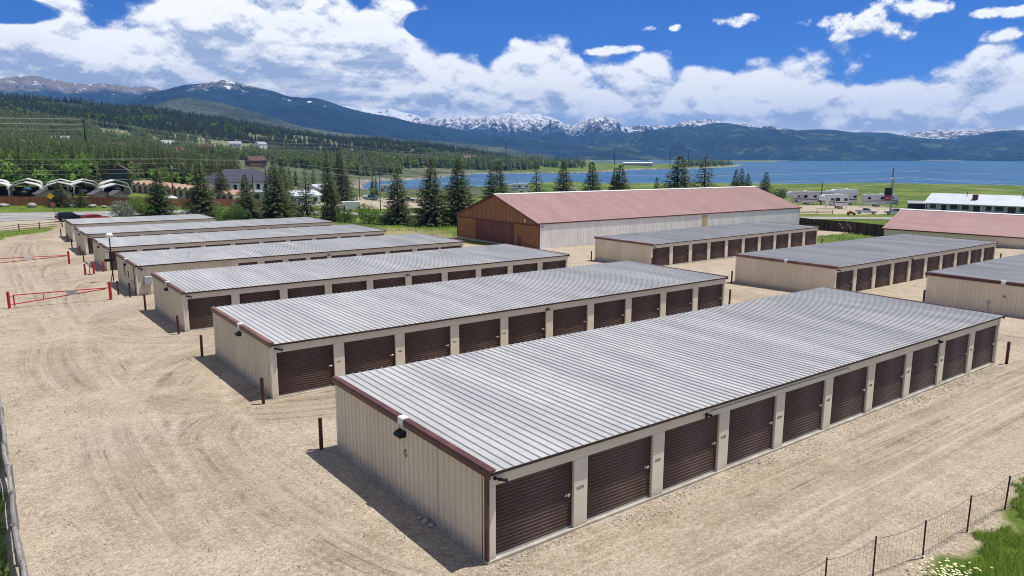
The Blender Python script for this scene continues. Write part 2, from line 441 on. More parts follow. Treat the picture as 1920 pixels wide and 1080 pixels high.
def gz(x, y): return float(zter(np.array([x]), np.array([y]))[0])
def P(x, y, dz=0.0): return (x, y, gz(x, y) + dz)

YARD = np.array([(-.5, 4.5), (-.5, 60), (-1.5, 100), (.2, 124), (4, 139), (11, 146), (12.5, 158), (21, 161), (30, 152), (34, 142), (36, 122), (46, 119), (52, 108), (58, 101), (62, 80), (126, 74), (126, 66), (99, 66), (97, 47), (104, 46), (112, 38), (130, 30), (150, 7.6), (40, 7.3), (27, 7.6), (20, 7.55), (18, 6.9), (15, 5)], float)
LOTS = [np.array([(-40, 150), (-8, 143), (1, 147.5), (9, 152.5), (13, 156), (14, 166), (0, 169), (-40, 164)], float),
        np.array([(94, 207), (150, 222), (176, 300), (155, 318), (118, 300), (92, 255)], float),
        np.array([(213, 150), (242, 122), (285, 128), (300, 150), (270, 190), (232, 182)], float),
        np.array([(80, 203), (94, 207), (92, 255), (104, 262), (84, 262), (72, 232)], float)]
STRAW = np.array([(46, 121), (60, 104), (63, 102), (66, 112), (62, 121), (52, 126)], float)
ROADC = [(-60, 190), (-20, 180.5), (4, 174.5), (20, 173.2), (40, 173.8), (62, 174.6), (84, 172), (110, 164), (150, 147), (200, 124.3), (222, 110.4), (260, 82), (330, 20)]
TRACKS = [[(60, 29.3), (30, 29), (17, 29.4), (11, 30.6), (7, 33.2), (4.6, 37.6), (3.6, 43), (3.8, 50), (5.2, 57), (8.2, 61.8), (14, 64), (24, 64.5), (44, 64.6)],
          [(44, 46.8), (24, 46.5), (14, 46), (8.5, 43.6), (5.6, 39.4), (4.2, 33), (4.0, 26), (4.6, 18), (6.0, 12.5), (10, 10.4)],
          [(44, 46.8), (20, 46.7), (12, 47.6), (7.5, 50.2), (5.0, 55), (4.6, 64), (5.2, 74), (7, 82.5), (12, 84), (44, 84)],
          [(4.8, 15), (4.4, 60), (4.2, 90), (4.6, 120), (8, 139), (14, 155)],
          [(44, 103), (20, 103), (11, 102.5), (6.4, 99), (5.2, 92), (5.0, 80)], [(44, 121.5), (20, 121.5), (11, 122), (7, 127), (6.6, 136), (10, 148)],
          [(150, 11.6), (60, 11.8), (24, 11.8), (14, 11.4), (8.5, 13), (6.3, 18), (5.6, 26), (6, 31), (11, 33.8)],
          [(52, 8.6), (52, 30), (52, 48), (53, 66), (54, 80)]]
def resample(pts, step):
    pts = np.array(pts, float)
    for _ in range(3):   # corner cutting
        q = [pts[0]]
        for a, b in zip(pts[:-1], pts[1:]): q += [a * .75 + b * .25, a * .25 + b * .75]
        q.append(pts[-1]); pts = np.array(q)
    s = np.concatenate([[0], np.cumsum(np.hypot(*np.diff(pts, axis=0).T))]); u = np.arange(0, s[-1], step)
    return np.stack([np.interp(u, s, pts[:, 0]), np.interp(u, s, pts[:, 1])], 1)

# angles and rings of the polar sheet round the viewpoint: fine in front, coarse behind
ang = np.concatenate([np.arange(5, 102, .27), np.arange(102, 365, 4.0)])
rad = np.concatenate([np.geomspace(2.0, 160, 520), np.geomspace(163, 1000, 170), np.geomspace(1010, 9500, 75)])
A, RD = np.meshgrid(np.radians(ang), rad)
X = (RD * np.cos(A)).ravel(); Y = (RD * np.sin(A)).ravel()
Z = zter(X, Y)
na, nr = len(ang), len(rad)
sh = sdist(X, Y, LAKE)
near = RD.ravel() < 175
jit = (fbm(X * .55, Y * .55, 3) - .5)
gravel = np.zeros(len(X))
gravel[near] = smooth(.45, -.45, sdist(X[near], Y[near], YARD) + jit[near] * 2.2)
mid = (RD.ravel() > 100) & (RD.ravel() < 420)
for L_ in LOTS: gravel[mid] = np.maximum(gravel[mid], smooth(1.2, -1.2, sdist(X[mid], Y[mid], L_) + jit[mid] * 5))
straw = np.zeros(len(X)); straw[mid] = smooth(5, -3, sdist(X[mid], Y[mid], STRAW) + jit[mid] * 10)
rock = smooth(9, 2, sh + jit * 7) * (RD.ravel() > 150)
Ad = np.degrees(A.ravel()); Rv = RD.ravel()
sage = smooth(50, 57, Ad) * smooth(330, 430, Rv)
Z = Z + (sage > .2) * (fbm(X * .12, Y * .12, 11) - .5) * 1.2 * (sh > 8)
Z += gravel * near * (fbm(X * .8, Y * .8, 21) - .5) * .05
# wheel-track coordinates: signed side distance, distance along, strength
TU = np.zeros((len(X), 3)); best = np.full(len(X), 1e9); best2 = np.full(len(X), 1e9); idx = np.where(near & (X > -4))[0]
for k, tr in enumerate(TRACKS):
    q = resample(tr, .6); tang = np.gradient(q, axis=0); tang /= np.linalg.norm(tang, axis=1)[:, None]
    xs, ys = X[idx], Y[idx]
    lo, hi = q.min(0) - 4, q.max(0) + 4
    sel = (xs > lo[0]) & (xs < hi[0]) & (ys > lo[1]) & (ys < hi[1])
    ii = idx[sel]
    for c in range(0, len(ii), 4000):
        i4 = ii[c:c + 4000]
        dd = np.hypot(X[i4][:, None] - q[None, :, 0], Y[i4][:, None] - q[None, :, 1])
        j = dd.argmin(1); dm = dd[np.arange(len(i4)), j]
        side = (X[i4] - q[j, 0]) * -tang[j, 1] + (Y[i4] - q[j, 1]) * tang[j, 0]
        best2[i4] = np.minimum(best2[i4], np.maximum(dm, best[i4])); ok = dm < best[i4]; t4 = i4[ok]
        best[t4] = dm[ok]; TU[t4, 0] = side[ok] + 40 * k; TU[t4, 1] = j[ok] * .6
TU[:, 2] = smooth(3.4, 1.0, best + jit * 1.8) * gravel * smooth(.10, .55, best2 - best)
aisle = np.zeros(len(X))
for y0 in (12, 29, 47, 65, 84, 104, 121.5): aisle = np.maximum(aisle, smooth(4.2, 2.0, np.abs(Y - y0)))
aisle *= smooth(9.5, 14, X) * gravel
cov = np.stack([gravel, rock, straw, np.ones(len(X))], 1)
cov2 = np.stack([sage, aisle, np.clip(sh / 60, 0, 1), np.ones(len(X))], 1)
i0 = np.arange(nr - 1)[:, None] * na + np.arange(na)[None, :]; i1 = np.arange(nr - 1)[:, None] * na + (np.arange(na)[None, :] + 1) % na
Fq = np.stack([i0, i1, i1 + na, i0 + na], -1).reshape(-1, 4)
Fq = Fq[:, ::-1] if False else Fq
# centre cap
cv = len(X); X = np.append(X, 0); Y = np.append(Y, 0); Z = np.append(Z, zyard(0, 0))
cov = np.vstack([cov, cov[0]]); cov2 = np.vstack([cov2, cov2[0]]); TU = np.vstack([TU, [0, 0, 0]])
capq = np.stack([np.full(na, cv), np.arange(na), (np.arange(na) + 1) % na, np.full(na, cv)], 1)

gm, t, b = newmat('ground')
p = geopos(t)
c1 = attr(t, 'cov'); g_, r_, s_ = [V(t, o) for o in (lambda n: (t.links.new(c1.outputs['Color'], n.inputs[0]), n.outputs)[1])(t.nodes.new('ShaderNodeSeparateColor'))]
c2 = attr(t, 'cov2'); sg_, ai_, ls_ = [V(t, o) for o in (lambda n: (t.links.new(c2.outputs['Color'], n.inputs[0]), n.outputs)[1])(t.nodes.new('ShaderNodeSeparateColor'))]
tu = attr(t, 'track'); tu0, tu1, tu2 = sepxyz(t, tu.outputs['Vector'])
big = noise(t, p, .09, 4, .6); med = noise(t, p, .7, 5, .65); fine = noise(t, p, 9, 5, .75); grain = noise(t, p, 34, 3, .8)
peb = voro(t, p, 16, 'F1', rand=1)
# decomposed granite with pale dust, darker damp patches, pebbles
soil = mixc(t, med.sstep(.32, .68), (.335, .268, .183), (.46, .38, .275))
soil = mixc(t, big.sstep(.42, .66) * .5, soil, (.47, .415, .33))
soil = mixc(t, noise(t, p, .16, 5, .65).sstep(.52, .70) * .5, soil, (.30, .255, .185))
soil = mixc(t, fine.sstep(.54, .66) * .6, soil, (.27, .215, .155))
pb2 = noise(t, p, 5.5, 6, .82)
soil = mixc(t, pb2.sstep(.56, .66) * .55, soil, (.24, .20, .15))
soil = mixc(t, pb2.sstep(.44, .34) * .5, soil, (.64, .57, .47))
soil = mixc(t, grain.sstep(.58, .74) * .6, soil, (.66, .60, .52))
soil = mixc(t, grain.sstep(.44, .30) * .65, soil, (.20, .165, .125))
vn = t.nodes.new('ShaderNodeTexVoronoi'); vn.inputs['Scale'].default_value = 11; t.links.new(p, vn.inputs['Vector'])
cell = V(t, (lambda n: (t.links.new(vn.outputs['Color'], n.inputs[0]), n.outputs[0])[1])(t.nodes.new('ShaderNodeSeparateColor')))
vn2 = t.nodes.new('ShaderNodeTexVoronoi'); vn2.inputs['Scale'].default_value = 26; t.links.new(p, vn2.inputs['Vector'])
cell2 = V(t, (lambda n: (t.links.new(vn2.outputs['Color'], n.inputs[0]), n.outputs[0])[1])(t.nodes.new('ShaderNodeSeparateColor')))
soil = mixc(t, cell.sstep(.62, .95) * .28, soil, (.66, .59, .48))
soil = mixc(t, cell.sstep(.30, .05) * .30, soil, (.19, .15, .105))
soil = mixc(t, cell2.sstep(.30, .05) * .42, soil, (.19, .15, .11))
soil = mixc(t, cell2.sstep(.70, .95) * .40, soil, (.64, .57, .46))
# wheel ruts
rv = noise(t, comb(t, tu0 * 1.7, tu1 * .022, 0.0), 1.6, 6, .74)
brk = noise(t, p, .45, 5, .7).sstep(.36, .60) * (.35 + noise(t, p, 2.2, 4, .7).sstep(.35, .6) * .65)
rut = rv.sstep(.47, .62) * tu2 * brk; crest = rv.sstep(.46, .34) * tu2 * brk.lin(0, 1, .35, 1.0)
damp = noise(t, comb(t, tu0 * .45, tu1 * .05, 3.0), 1.5, 4, .65).sstep(.36, .58)
soil = mixc(t, rut * (damp * .75 + .42).min(1.0), soil, (.135, .097, .062))
soil = mixc(t, crest * .7, soil, (.60, .52, .41))
soil = mixc(t, damp * tu2 * .30, soil, (.21, .155, .105))
px_, py_, pz_ = sepxyz(t, p)
st = noise(t, comb(t, px_ * .022, py_ * 1.9, 0.0), 2.0, 6, .7)
brk2 = noise(t, p, .3, 5, .7).sstep(.30, .62)
soil = mixc(t, st.sstep(.52, .68) * ai_ * brk2 * .72, soil, (.255, .20, .135))
soil = mixc(t, st.sstep(.46, .32) * ai_ * .5, soil, (.60, .51, .39))
# sparse weeds on the untravelled gravel
wn = noise(t, p, .30, 4, .6); wf = noise(t, p, 5.0, 5, .75)
weed = wn.sstep(.45, .64) * wf.sstep(.55, .66) * (1 - tu2) * (1 - ai_)
soil = mixc(t, weed * .75, soil, (.13, .15, .06))
# grass, hay, sage, shore rock
gv = noise(t, p, .05, 5, .65); gf = noise(t, p, 1.6, 6, .75)
grass = mixc(t, gv.sstep(.38, .62), (.060, .115, .015), (.15, .195, .032))
grass = mixc(t, gf.sstep(.5, .72) * .6, grass, (.19, .20, .06))
grass = mixc(t, noise(t, p, .022, 5, .7).sstep(.55, .70) * .6, grass, (.20, .19, .075))
grass = mixc(t, gf.sstep(.42, .28) * .6, grass, (.022, .045, .010))
sn = noise(t, p, .016, 5, .6); sf = noise(t, p, .22, 6, .8); sf2 = noise(t, p, .06, 4, .7)
sagec = mixc(t, sn.sstep(.40, .60), (.062, .088, .036), (.125, .142, .078))
sagec = mixc(t, sf.sstep(.54, .62) * .85, sagec, (.055, .075, .035))
sagec = mixc(t, sf2.sstep(.64, .76) * .55, sagec, (.24, .215, .15))
hillc = mixc(t, sf2.sstep(.4, .6), (.10, .125, .05), (.25, .25, .15))
hillc = mixc(t, sf.sstep(.5, .62) * .7, hillc, (.05, .075, .03))
sagec = mixc(t, pz_.lin(6, 16), sagec, hillc)
sagec = mixc(t, (pz_ + (sf2 - .5) * 20).lin(46, 58), sagec, (.028, .042, .022))  # high ground darkened to stand for the cloud shadow on the ridge
veg = mixc(t, sg_, grass, sagec)
strawc = mixc(t, gf.sstep(.35, .65), (.26, .215, .09), (.42, .34, .19))
veg = mixc(t, s_ * .85, veg, strawc)
rk = mixc(t, noise(t, p, .35, 6, .8).sstep(.38, .62), (.20, .165, .125), (.50, .44, .36))
veg = mixc(t, r_, veg, rk)
veg = mixc(t, (g_.sstep(.05, .35) * .7), veg, (.27, .24, .13))
soil = mixc(t, g_.sstep(.98, .6) * gf.sstep(.45, .6) * .6, soil, (.22, .21, .10))
gm_ = (g_ + (fine - .5) * .9 + (gf - .5) * .8 + (grain - .5) * .3).sstep(.44, .56)
col = mixc(t, gm_, veg, soil)
t.links.new(col, b.inputs['Base Color']); b.inputs['Roughness'].default_value = .95; b.inputs['Specular IOR Level'].default_value = .15
hgt = fine * .5 + grain * .35 + (rv * tu2) * 1.1 + med * .8 + (1 - peb) * .25
bumpto(t, b, hgt, .55, .07)
me = mesh_np('ground', np.stack([X, Y, Z], 1), Fq, [gm], smooth=True, attrs={'cov': ('FLOAT_COLOR', cov), 'cov2': ('FLOAT_COLOR', cov2), 'track': ('FLOAT_VECTOR', TU)})
g_o = struct(put('ground', me))

# lake
lm, t, b = newmat('lake_water')
p = geopos(t)
w1 = noise(t, vmul(t, p, (.6, .6, 1)), .35, 5, .65); w2 = noise(t, p, .012, 4, .6); w3 = noise(t, vmul(t, p, (.10, .10, 1)), .8, 5, .7)
c = mixc(t, w2.sstep(.35, .65), (.012, .070, .150), (.024, .115, .225))
c = mixc(t, w3.sstep(.42, .66) * .55, c, (.045, .155, .29))
t.links.new(c, b.inputs['Base Color']); b.inputs['Roughness'].default_value = .34; b.inputs['IOR'].default_value = 1.33; b.inputs['Specular IOR Level'].default_value = .35
lx_, ly_, lz_ = sepxyz(t, p)
w4 = noise(t, comb(t, (lx_ * .8 - ly_ * .6) * .006, (lx_ * .6 + ly_ * .8) * .05, 0.0), 1.0, 6, .7)
c = mixc(t, w4.sstep(.46, .66) * .55, c, (.060, .175, .31)); c = mixc(t, w4.sstep(.48, .32) * .5, c, (.008, .052, .125))
t.links.new(c, b.inputs['Base Color'])
bumpto(t, b, w1 * .6 + w3 * 1.4, .8, 1.6)
mb = MB(); lx = np.linspace(-200, 5600, 30); ly = np.linspace(-2000, 3400, 30)
vs = [(x, y, LAKEZ) for y in ly for x in lx]; mb.add(vs, [(j * 30 + i, j * 30 + i + 1, j * 30 + i + 31, j * 30 + i + 30) for j in range(29) for i in range(29)])
lk = struct(mb.build('lake', lm))

# highway
rm, t, b = newmat('road_asphalt')
p = geopos(t)
c = mixc(t, noise(t, p, .4, 5, .6).sstep(.3, .7), (.27, .265, .26), (.36, .355, .345))
c = mixc(t, noise(t, p, 12, 4, .7).sstep(.45, .7) * .4, c, (.20, .20, .20))
t.links.new(c, b.inputs['Base Color']); b.inputs['Roughness'].default_value = .9
yl = mat('yellow_line_paint', (.50, .33, .04), .7); wl = mat('white_line_paint', (.62, .62, .60), .7)
def ribbon(name, pts, offs, dz, m, step=3.0):
    q = resample(pts, step); tg = np.gradient(q, axis=0); tg /= np.linalg.norm(tg, axis=1)[:, None]; nx = np.stack([-tg[:, 1], tg[:, 0]], 1)
    cols = []
    for o in offs: pp = q + nx * o; cols.append(np.stack([pp[:, 0], pp[:, 1], zter(pp[:, 0], pp[:, 1]) + dz], 1))
    n = len(q); k = len(offs); Vv = np.stack(cols, 1).reshape(-1, 3)
    Fq = [(i * k + j, (i + 1) * k + j, (i + 1) * k + j + 1, i * k + j + 1) for i in range(n - 1) for j in range(k - 1)]
    return put(name, mesh_np(name, Vv, Fq, [m], smooth=True))
struct(ribbon('road', ROADC, np.linspace(-5.6, 5.6, 7), .10, rm))
struct(ribbon('road_marking', ROADC, [-.16, .16], .125, yl))
struct(ribbon('road_marking', ROADC, [-4.3, -4.15], .125, wl)); struct(ribbon('road_marking', ROADC, [4.15, 4.3], .125, wl))
struct(ribbon('side_street', [(-40, 161), (-15, 166), (4, 167.5), (14, 168.5), (24, 169.2)], np.linspace(-3.6, 3.2, 5), .06, rm))

# ------------------------------------------------------------------ mountains
def mtnmat(name, forest, forest2, rockc, z_rock, z_snow, snow_amt, zw=60, meadow=None, mead_amt=.0, sc=1.0):
    m, t, b = newmat(name)
    p = geopos(t); x, y, z = sepxyz(t, p)
    n1 = noise(t, p, .0032 * sc, 6, .65); n2 = noise(t, p, .018 * sc, 5, .75); n3 = noise(t, p, .075 * sc, 3, .7)
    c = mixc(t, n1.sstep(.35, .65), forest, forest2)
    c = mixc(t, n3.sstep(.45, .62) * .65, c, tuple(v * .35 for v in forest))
    if meadow:
        c = mixc(t, (noise(t, p, .005 * sc, 6, .75).sstep(.50, .62) * n2.sstep(.42, .58)) * mead_amt, c, meadow)
    rk = mixc(t, n2.sstep(.35, .65), tuple(v * .6 for v in rockc), rockc)
    zr = z + (n1 - .5) * 260 + (n2 - .5) * 90
    c = mixc(t, zr.sstep(z_rock - zw, z_rock + zw), c, rk)
    str_ = noise(t, vmul(t, p, (1, 1, .35)), .016 * sc, 6, .72)
    zs = (z + (n1 - .5) * 160)
    snow = (str_ + zs.lin(z_snow - 250, z_snow + 250, -.16, .16)).sstep(.66 - snow_amt, .70 - snow_amt)
    snow = snow * zs.sstep(z_snow - 190, z_snow - 60)
    c = mixc(t, snow, c, (.80, .83, .88))
    t.links.new(c, b.inputs['Base Color']); b.inputs['Roughness'].default_value = 1; b.inputs['Specular IOR Level'].default_value = .05
    bumpto(t, b, n2 * 1.0 + n3 * .5, .9, 26 / sc)
    return m
def mountains(name, ridge, depth, zfoot, amp, m, seed, ns=420, nv=64, pw=1.15, spur=900.0, jag=0.0, back=.55):
    """ridge: list of (azimuth deg, distance m, crest height m); slopes fall towards the viewer over `depth` m and away behind"""
    rg = np.array(ridge, float); a = np.linspace(rg[0, 0], rg[-1, 0], ns)
    rr = np.interp(a, rg[:, 0], rg[:, 1]); hh = np.interp(a, rg[:, 0], rg[:, 2])
    k = np.ones(5) / 5; hs = np.convolve(np.pad(hh, 2, 'edge'), k, 'valid'); hh = hs
    ar = np.radians(a); s = ar * rr.mean()
    hh = hh + (fbm(s / 260, s * 0 + seed, seed, 6, .6) - .5) * jag
    v = np.concatenate([np.linspace(0, 1, nv), 1 + np.linspace(.08, 1, 14)])
    rows = []
    for vv in v:
        t_ = vv if vv <= 1 else 1 - (vv - 1)
        r = rr - depth * (1 - vv) if vv <= 1 else rr + depth * back * (vv - 1)
        x, y = r * np.cos(ar), r * np.sin(ar)
        base = zfoot + (hh - zfoot) * (t_ ** pw)
        nz = ridged(s / spur + fbm(x / 900, y / 900, seed + 9) * .8, r * 0 + seed + vv * .9, seed, 4)
        nz2 = fbm(x / 330, y / 330, seed + 3, 5)
        env = (t_ * (1 - t_) * 4) ** .7 if vv <= 1 else t_ * (1 - t_) * 2
        z = base + ((nz - .62) * 1.25 + (nz2 - .5) * .6) * amp * env
        if vv <= 1: z = np.minimum(z, (CAMZ + (hh - CAMZ) * (r / rr)) - (1 - vv) * 2)
        rows.append(np.stack([x, y, z], 1))
    Vv = np.concatenate(rows); n2 = len(v)
    i = np.arange(n2 - 1)[:, None] * ns + np.arange(ns - 1)[None, :]
    Fq = np.stack([i, i + ns, i + ns + 1, i + 1], -1).reshape(-1, 4)
    return struct(put(name, mesh_np(name, Vv, Fq[:, ::-1], [m], smooth=True)))
RIDGES = {
    'spur': (3300, [(50.12,-6.8),(52.19,26.1),(54.26,51.9),(57.57,70.5),(60.83,84.0),(64.05,101.7),(67.19,116.5),(69.48,139.9),(70.96,165.4),(72.78,198.5),(74.55,224.3),(75.94,241.3),(76.9,248.0),(78.0,237.7),(79.38,212.5),(80.71,191.8),(82.02,173.5),(83.61,149.0)]),
    'big': (4600, [(42.36,-20.2),(44.39,15.3),(46.84,54.3),(49.31,87.0),(51.78,109.9),(53.85,132.7),(55.91,155.3),(57.96,180.8),(60.0,205.9),(61.21,221.4),(62.41,246.2),(63.99,267.2),(65.17,288.1),(66.33,308.7),(67.29,335.5),(68.24,352.6),(69.19,354.2),(70.13,358.6),(71.22,389.9),(72.31,408.5),(73.03,418.7),(73.56,429.3),(74.02,439.9),(74.44,443.1),(74.8,440.6),(75.22,433.5),(75.44,422.6),(76.04,417.9),(77.08,404.6),(78.29,375.0),(79.31,357.6),(80.32,326.2),(81.5,277.8),(82.65,235.7),(84.55,181.9)]),
    'alpL': (6600, [(73.88,356.6),(75.97,428.2),(77.64,498.1),(78.46,527.9),(78.95,546.4),(79.44,556.5),(79.88,542.2),(80.58,547.0),(81.15,556.4),(81.69,557.7),(82.31,566.4),(82.78,559.9),(83.39,560.5),(83.94,561.4),(84.58,577.1),(85.31,592.0),(85.79,608.1),(86.17,603.7),(86.6,600.8),(87.03,588.4),(87.75,564.9),(88.84,565.0),(90.96,535.7),(94.18,477.9)]),
    'alpC': (7600, [(32.2,247.9),(34.76,292.2),(35.52,313.8),(36.19,320.0),(36.95,326.3),(37.6,342.8),(38.18,359.1),(38.87,366.4),(39.53,361.2),(40.11,354.3),(40.68,331.7),(41.35,311.7),(42.26,317.9),(43.65,311.4),(44.37,298.8),(44.85,288.7),(45.34,347.1),(45.83,389.7),(46.28,411.2),(46.81,406.4),(47.3,414.7),(47.7,401.7),(48.1,370.2),(48.59,344.0),(49.25,349.6),(49.95,381.7),(50.77,413.9),(51.3,432.6),(51.88,419.5),(52.41,435.5),(53.11,454.1),(53.85,440.8),(54.46,419.6),(55.16,398.2),(55.9,392.7),(56.72,403.1),(57.54,413.3),(58.15,402.4),(58.97,391.3),(59.66,412.0),(60.19,395.7),(61.19,431.7),(62.19,462.1),(63.19,471.2),(64.38,485.1),(65.55,493.4),(66.33,502.3),(67.12,464.7)]),
    'alpR': (7800, [(16.6,193.5),(18.79,225.7),(19.79,241.9),(20.23,254.6),(20.8,240.0),(21.33,242.2),(21.84,244.9),(22.28,239.0),(22.58,230.2),(23.04,240.8),(23.45,253.6),(23.82,249.7),(24.28,234.0),(24.9,216.0),(25.69,202.9),(27.31,166.2)]),
    'ridgeR': (6400, [(5.45,118.4),(9.46,152.4),(14.07,176.7),(16.9,197.7),(18.8,194.7),(19.64,194.7),(20.5,187.1),(21.21,169.4),(21.94,147.5),(22.53,132.9),(23.45,137.9),(24.72,151.4),(25.69,168.7),(26.52,190.0),(27.35,195.3),(28.7,197.4),(29.74,215.4),(30.79,225.3),(31.85,222.7),(32.92,211.6),(34.75,213.9),(36.61,198.7)]),
    'darkR': (5300, [(7.28,46.0),(12.75,60.6),(16.51,57.2),(18.69,67.8),(20.41,78.4),(22.21,92.5),(24.07,110.4),(26.01,128.8),(28.0,144.4),(30.07,160.3),(32.2,176.5),(33.65,188.6),(35.13,204.3),(36.26,219.7),(37.02,234.9),(37.71,241.0),(38.36,234.5),(39.12,219.1),(39.89,210.7),(40.68,216.8),(41.18,211.8),(42.05,203.3),(43.24,189.3),(44.43,171.5),(45.64,146.1),(46.85,120.4),(48.07,90.8),(50.13,45.9)]),
    'foot': (4350, [(39.2,-12.0),(39.99,-3.0),(41.58,15.1),(42.98,33.4),(44.4,48.7),(46.03,64.2),(48.07,82.8),(50.13,95.3),(52.4,106.2),(54.26,107.7),(55.71,100.0),(57.15,89.1),(58.8,79.7),(60.03,70.4)]),
}
RIDGELIST = lambda n: [(a, RIDGES[n][0], h) for a, h in RIDGES[n][1]]
FD = (.016, .030, .022); FD2 = (.040, .066, .040)
M_MB = mtnmat('mountain_forest_big', (.008, .032, .064), (.020, .060, .096), (.22, .20, .175), 408, 410, .10, 20)  # the bluish forest tones in this list have air haze painted in
M_MS = mtnmat('mountain_forest_spur', (.035, .058, .040), (.125, .155, .115), (.20, .19, .16), 900, 2000, 0, 30, (.19, .20, .12), .35)  # paler forest painted to stand for sun on the spur
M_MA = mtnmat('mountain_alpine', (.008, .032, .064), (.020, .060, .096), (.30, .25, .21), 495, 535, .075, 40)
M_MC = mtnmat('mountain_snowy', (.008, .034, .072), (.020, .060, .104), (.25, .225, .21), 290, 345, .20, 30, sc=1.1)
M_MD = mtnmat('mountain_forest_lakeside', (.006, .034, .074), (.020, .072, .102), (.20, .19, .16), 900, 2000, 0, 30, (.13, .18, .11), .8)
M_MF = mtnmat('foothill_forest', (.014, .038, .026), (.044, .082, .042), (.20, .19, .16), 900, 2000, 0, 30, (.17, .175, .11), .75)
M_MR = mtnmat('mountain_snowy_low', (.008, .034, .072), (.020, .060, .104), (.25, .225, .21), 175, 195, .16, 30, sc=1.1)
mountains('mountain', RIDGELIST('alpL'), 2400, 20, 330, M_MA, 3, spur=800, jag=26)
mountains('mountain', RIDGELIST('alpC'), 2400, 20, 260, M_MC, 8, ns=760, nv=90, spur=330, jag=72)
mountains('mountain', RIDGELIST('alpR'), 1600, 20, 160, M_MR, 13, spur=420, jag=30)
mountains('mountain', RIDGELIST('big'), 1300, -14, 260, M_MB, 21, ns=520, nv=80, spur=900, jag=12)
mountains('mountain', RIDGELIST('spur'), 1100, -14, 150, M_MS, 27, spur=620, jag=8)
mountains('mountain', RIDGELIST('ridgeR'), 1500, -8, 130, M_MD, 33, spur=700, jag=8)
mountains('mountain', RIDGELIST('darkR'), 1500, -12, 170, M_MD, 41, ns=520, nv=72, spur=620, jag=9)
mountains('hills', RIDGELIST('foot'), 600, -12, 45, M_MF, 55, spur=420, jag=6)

# the air: one closed box round everything, sky outside
hz, t, b = newmat('haze_air'); t.nodes.remove(b)
pv = t.nodes.new('ShaderNodeVolumePrincipled'); pv.inputs['Color'].default_value = (.22, .48, 1.0, 1); pv.inputs['Density'].default_value = HAZE
pv.inputs['Anisotropy'].default_value = .1
t.links.new(pv.outputs[0], t.nodes['Material Output'].inputs['Volume'])
mb = MB(); mb.box((-9600, -9600, -120), (9800, 9800, 680))
hz_o = tag(mb.build('haze', hz), None, None, None, 'stuff')
# ------------------------------------------------------------------ storage buildings
TXT = {}
def text_data(s, size, m):
    key = (s, size)
    if key not in TXT:
        c = bpy.data.curves.new('txt', 'FONT'); c.body = s; c.size = size; c.extrude = .002; c.align_x = 'CENTER'; c.align_y = 'CENTER'
        o = bpy.data.objects.new('txt', c); COL.objects.link(o)
        me = bpy.data.meshes.new_from_object(o.evaluated_get(bpy.context.evaluated_depsgraph_get()))
        bpy.data.objects.remove(o); bpy.data.curves.remove(c); me.materials.clear(); me.materials.append(m); TXT[key] = me
    return TXT[key]

HW = 2.62                      # underside of the eave
def wall_panel_data(w, h, nr=3, rd=.040):
    """ribbed sheet: width along x, face towards -y"""
    pr = [(0, 0)]
    for k in range(nr):
        c = w * (k + .5) / nr
        pr += [(c - .046, 0), (c - .030, -rd), (c + .030, -rd), (c + .046, 0)]
    pr += [(w, 0), (w, .03), (0, .03)]
    mb = MB(); mb.prism(pr, 0, h, 2); return mb.data('wall_panel', M_WALL)
def roof_panel_data(w, D_, z0, z1, m=None, nr=3, rh=.040, hw=.036):
    pr = [(0, 0)]
    for k in range(nr):
        c = w * (k + .5) / nr
        pr += [(c - hw, 0), (c - .014, rh), (c + .014, rh), (c + hw, 0)]
    pr += [(w, 0), (w, -.012), (0, -.012)]
    n = len(pr); mb = MB()
    vs = [(u, 0, z0 + w_) for u, w_ in pr] + [(u, D_, z1 + w_) for u, w_ in pr]
    fs = [(i, n + i, n + (i + 1) % n, (i + 1) % n) for i in range(n)] + [tuple(range(n)), tuple(range(2 * n - 1, n - 1, -1))]
    mb.add(vs, fs); return mb.data('roof_panel', m or M_ROOF)
DOORD = {}
def door_data(w, h=2.12):
    """ribbed roll-up curtain, x 0..w, face near y=0 towards -y"""
    k = (round(w, 2), h)
    if k in DOORD: return DOORD[k]
    n = 19; ph = h / n; pr = []
    for i in range(n):
        z = i * ph
        pr += [(0.0, z), (-.014, z + ph * .06), (-.028, z + ph * .15), (-.035, z + ph * .30), (-.033, z + ph * .50), (-.023, z + ph * .70), (-.011, z + ph * .86), (-.002, z + ph * .97)]
    pr += [(0, h), (.03, h), (.03, 0)]
    mb = MB(); mb.prism(pr, 0, w, 0); DOORD[k] = mb.data('roller_door', M_DOOR)
    sm = [True] * len(mb.f); sm[-1] = sm[-2] = False; DOORD[k].polygons.foreach_set('use_smooth', sm); return DOORD[k]
def latch_data():
    mb = MB(); mb.bbox((-.10, -.045, -.035), (.10, -.024, .035), .008); mb.bbox((-.02, -.075, -.05), (.045, -.046, .03), .012)
    mb.tube([(-.085, -.05, 0), (-.16, -.055, .01)], .012, 6)
    return mb.data('door_latch', M_CHROME)
LATCH = latch_data()
def bar_data(w):
    mb = MB(); mb.box((0, -.035, 0), (w, .03, .055)); return mb.data('bottom_bar', M_GREY)
def camera_data():
    mb = MB(); mb.ball((0, -.03, 0), .055, 8, 6); mb.tube([(0, -.03, 0), (.08, -.10, -.03)], .02, 6)
    mb.tube([(.06, -.10, -.015), (.26, -.17, -.07)], .048, 8); mb.tube([(.26, -.17, -.07), (.29, -.18, -.078)], .056, 8)
    return mb.data('security_camera', M_BLACK)
CAMD = camera_data()
def lamp_data():
    mb = MB(); mb.prism([(0, .0), (-.16, -.05), (-.24, -.13), (-.22, -.19), (0, -.19)], -.20, .20, 1)
    return mb.data('wall_lamp', M_BLACK)
LAMPD = lamp_data()
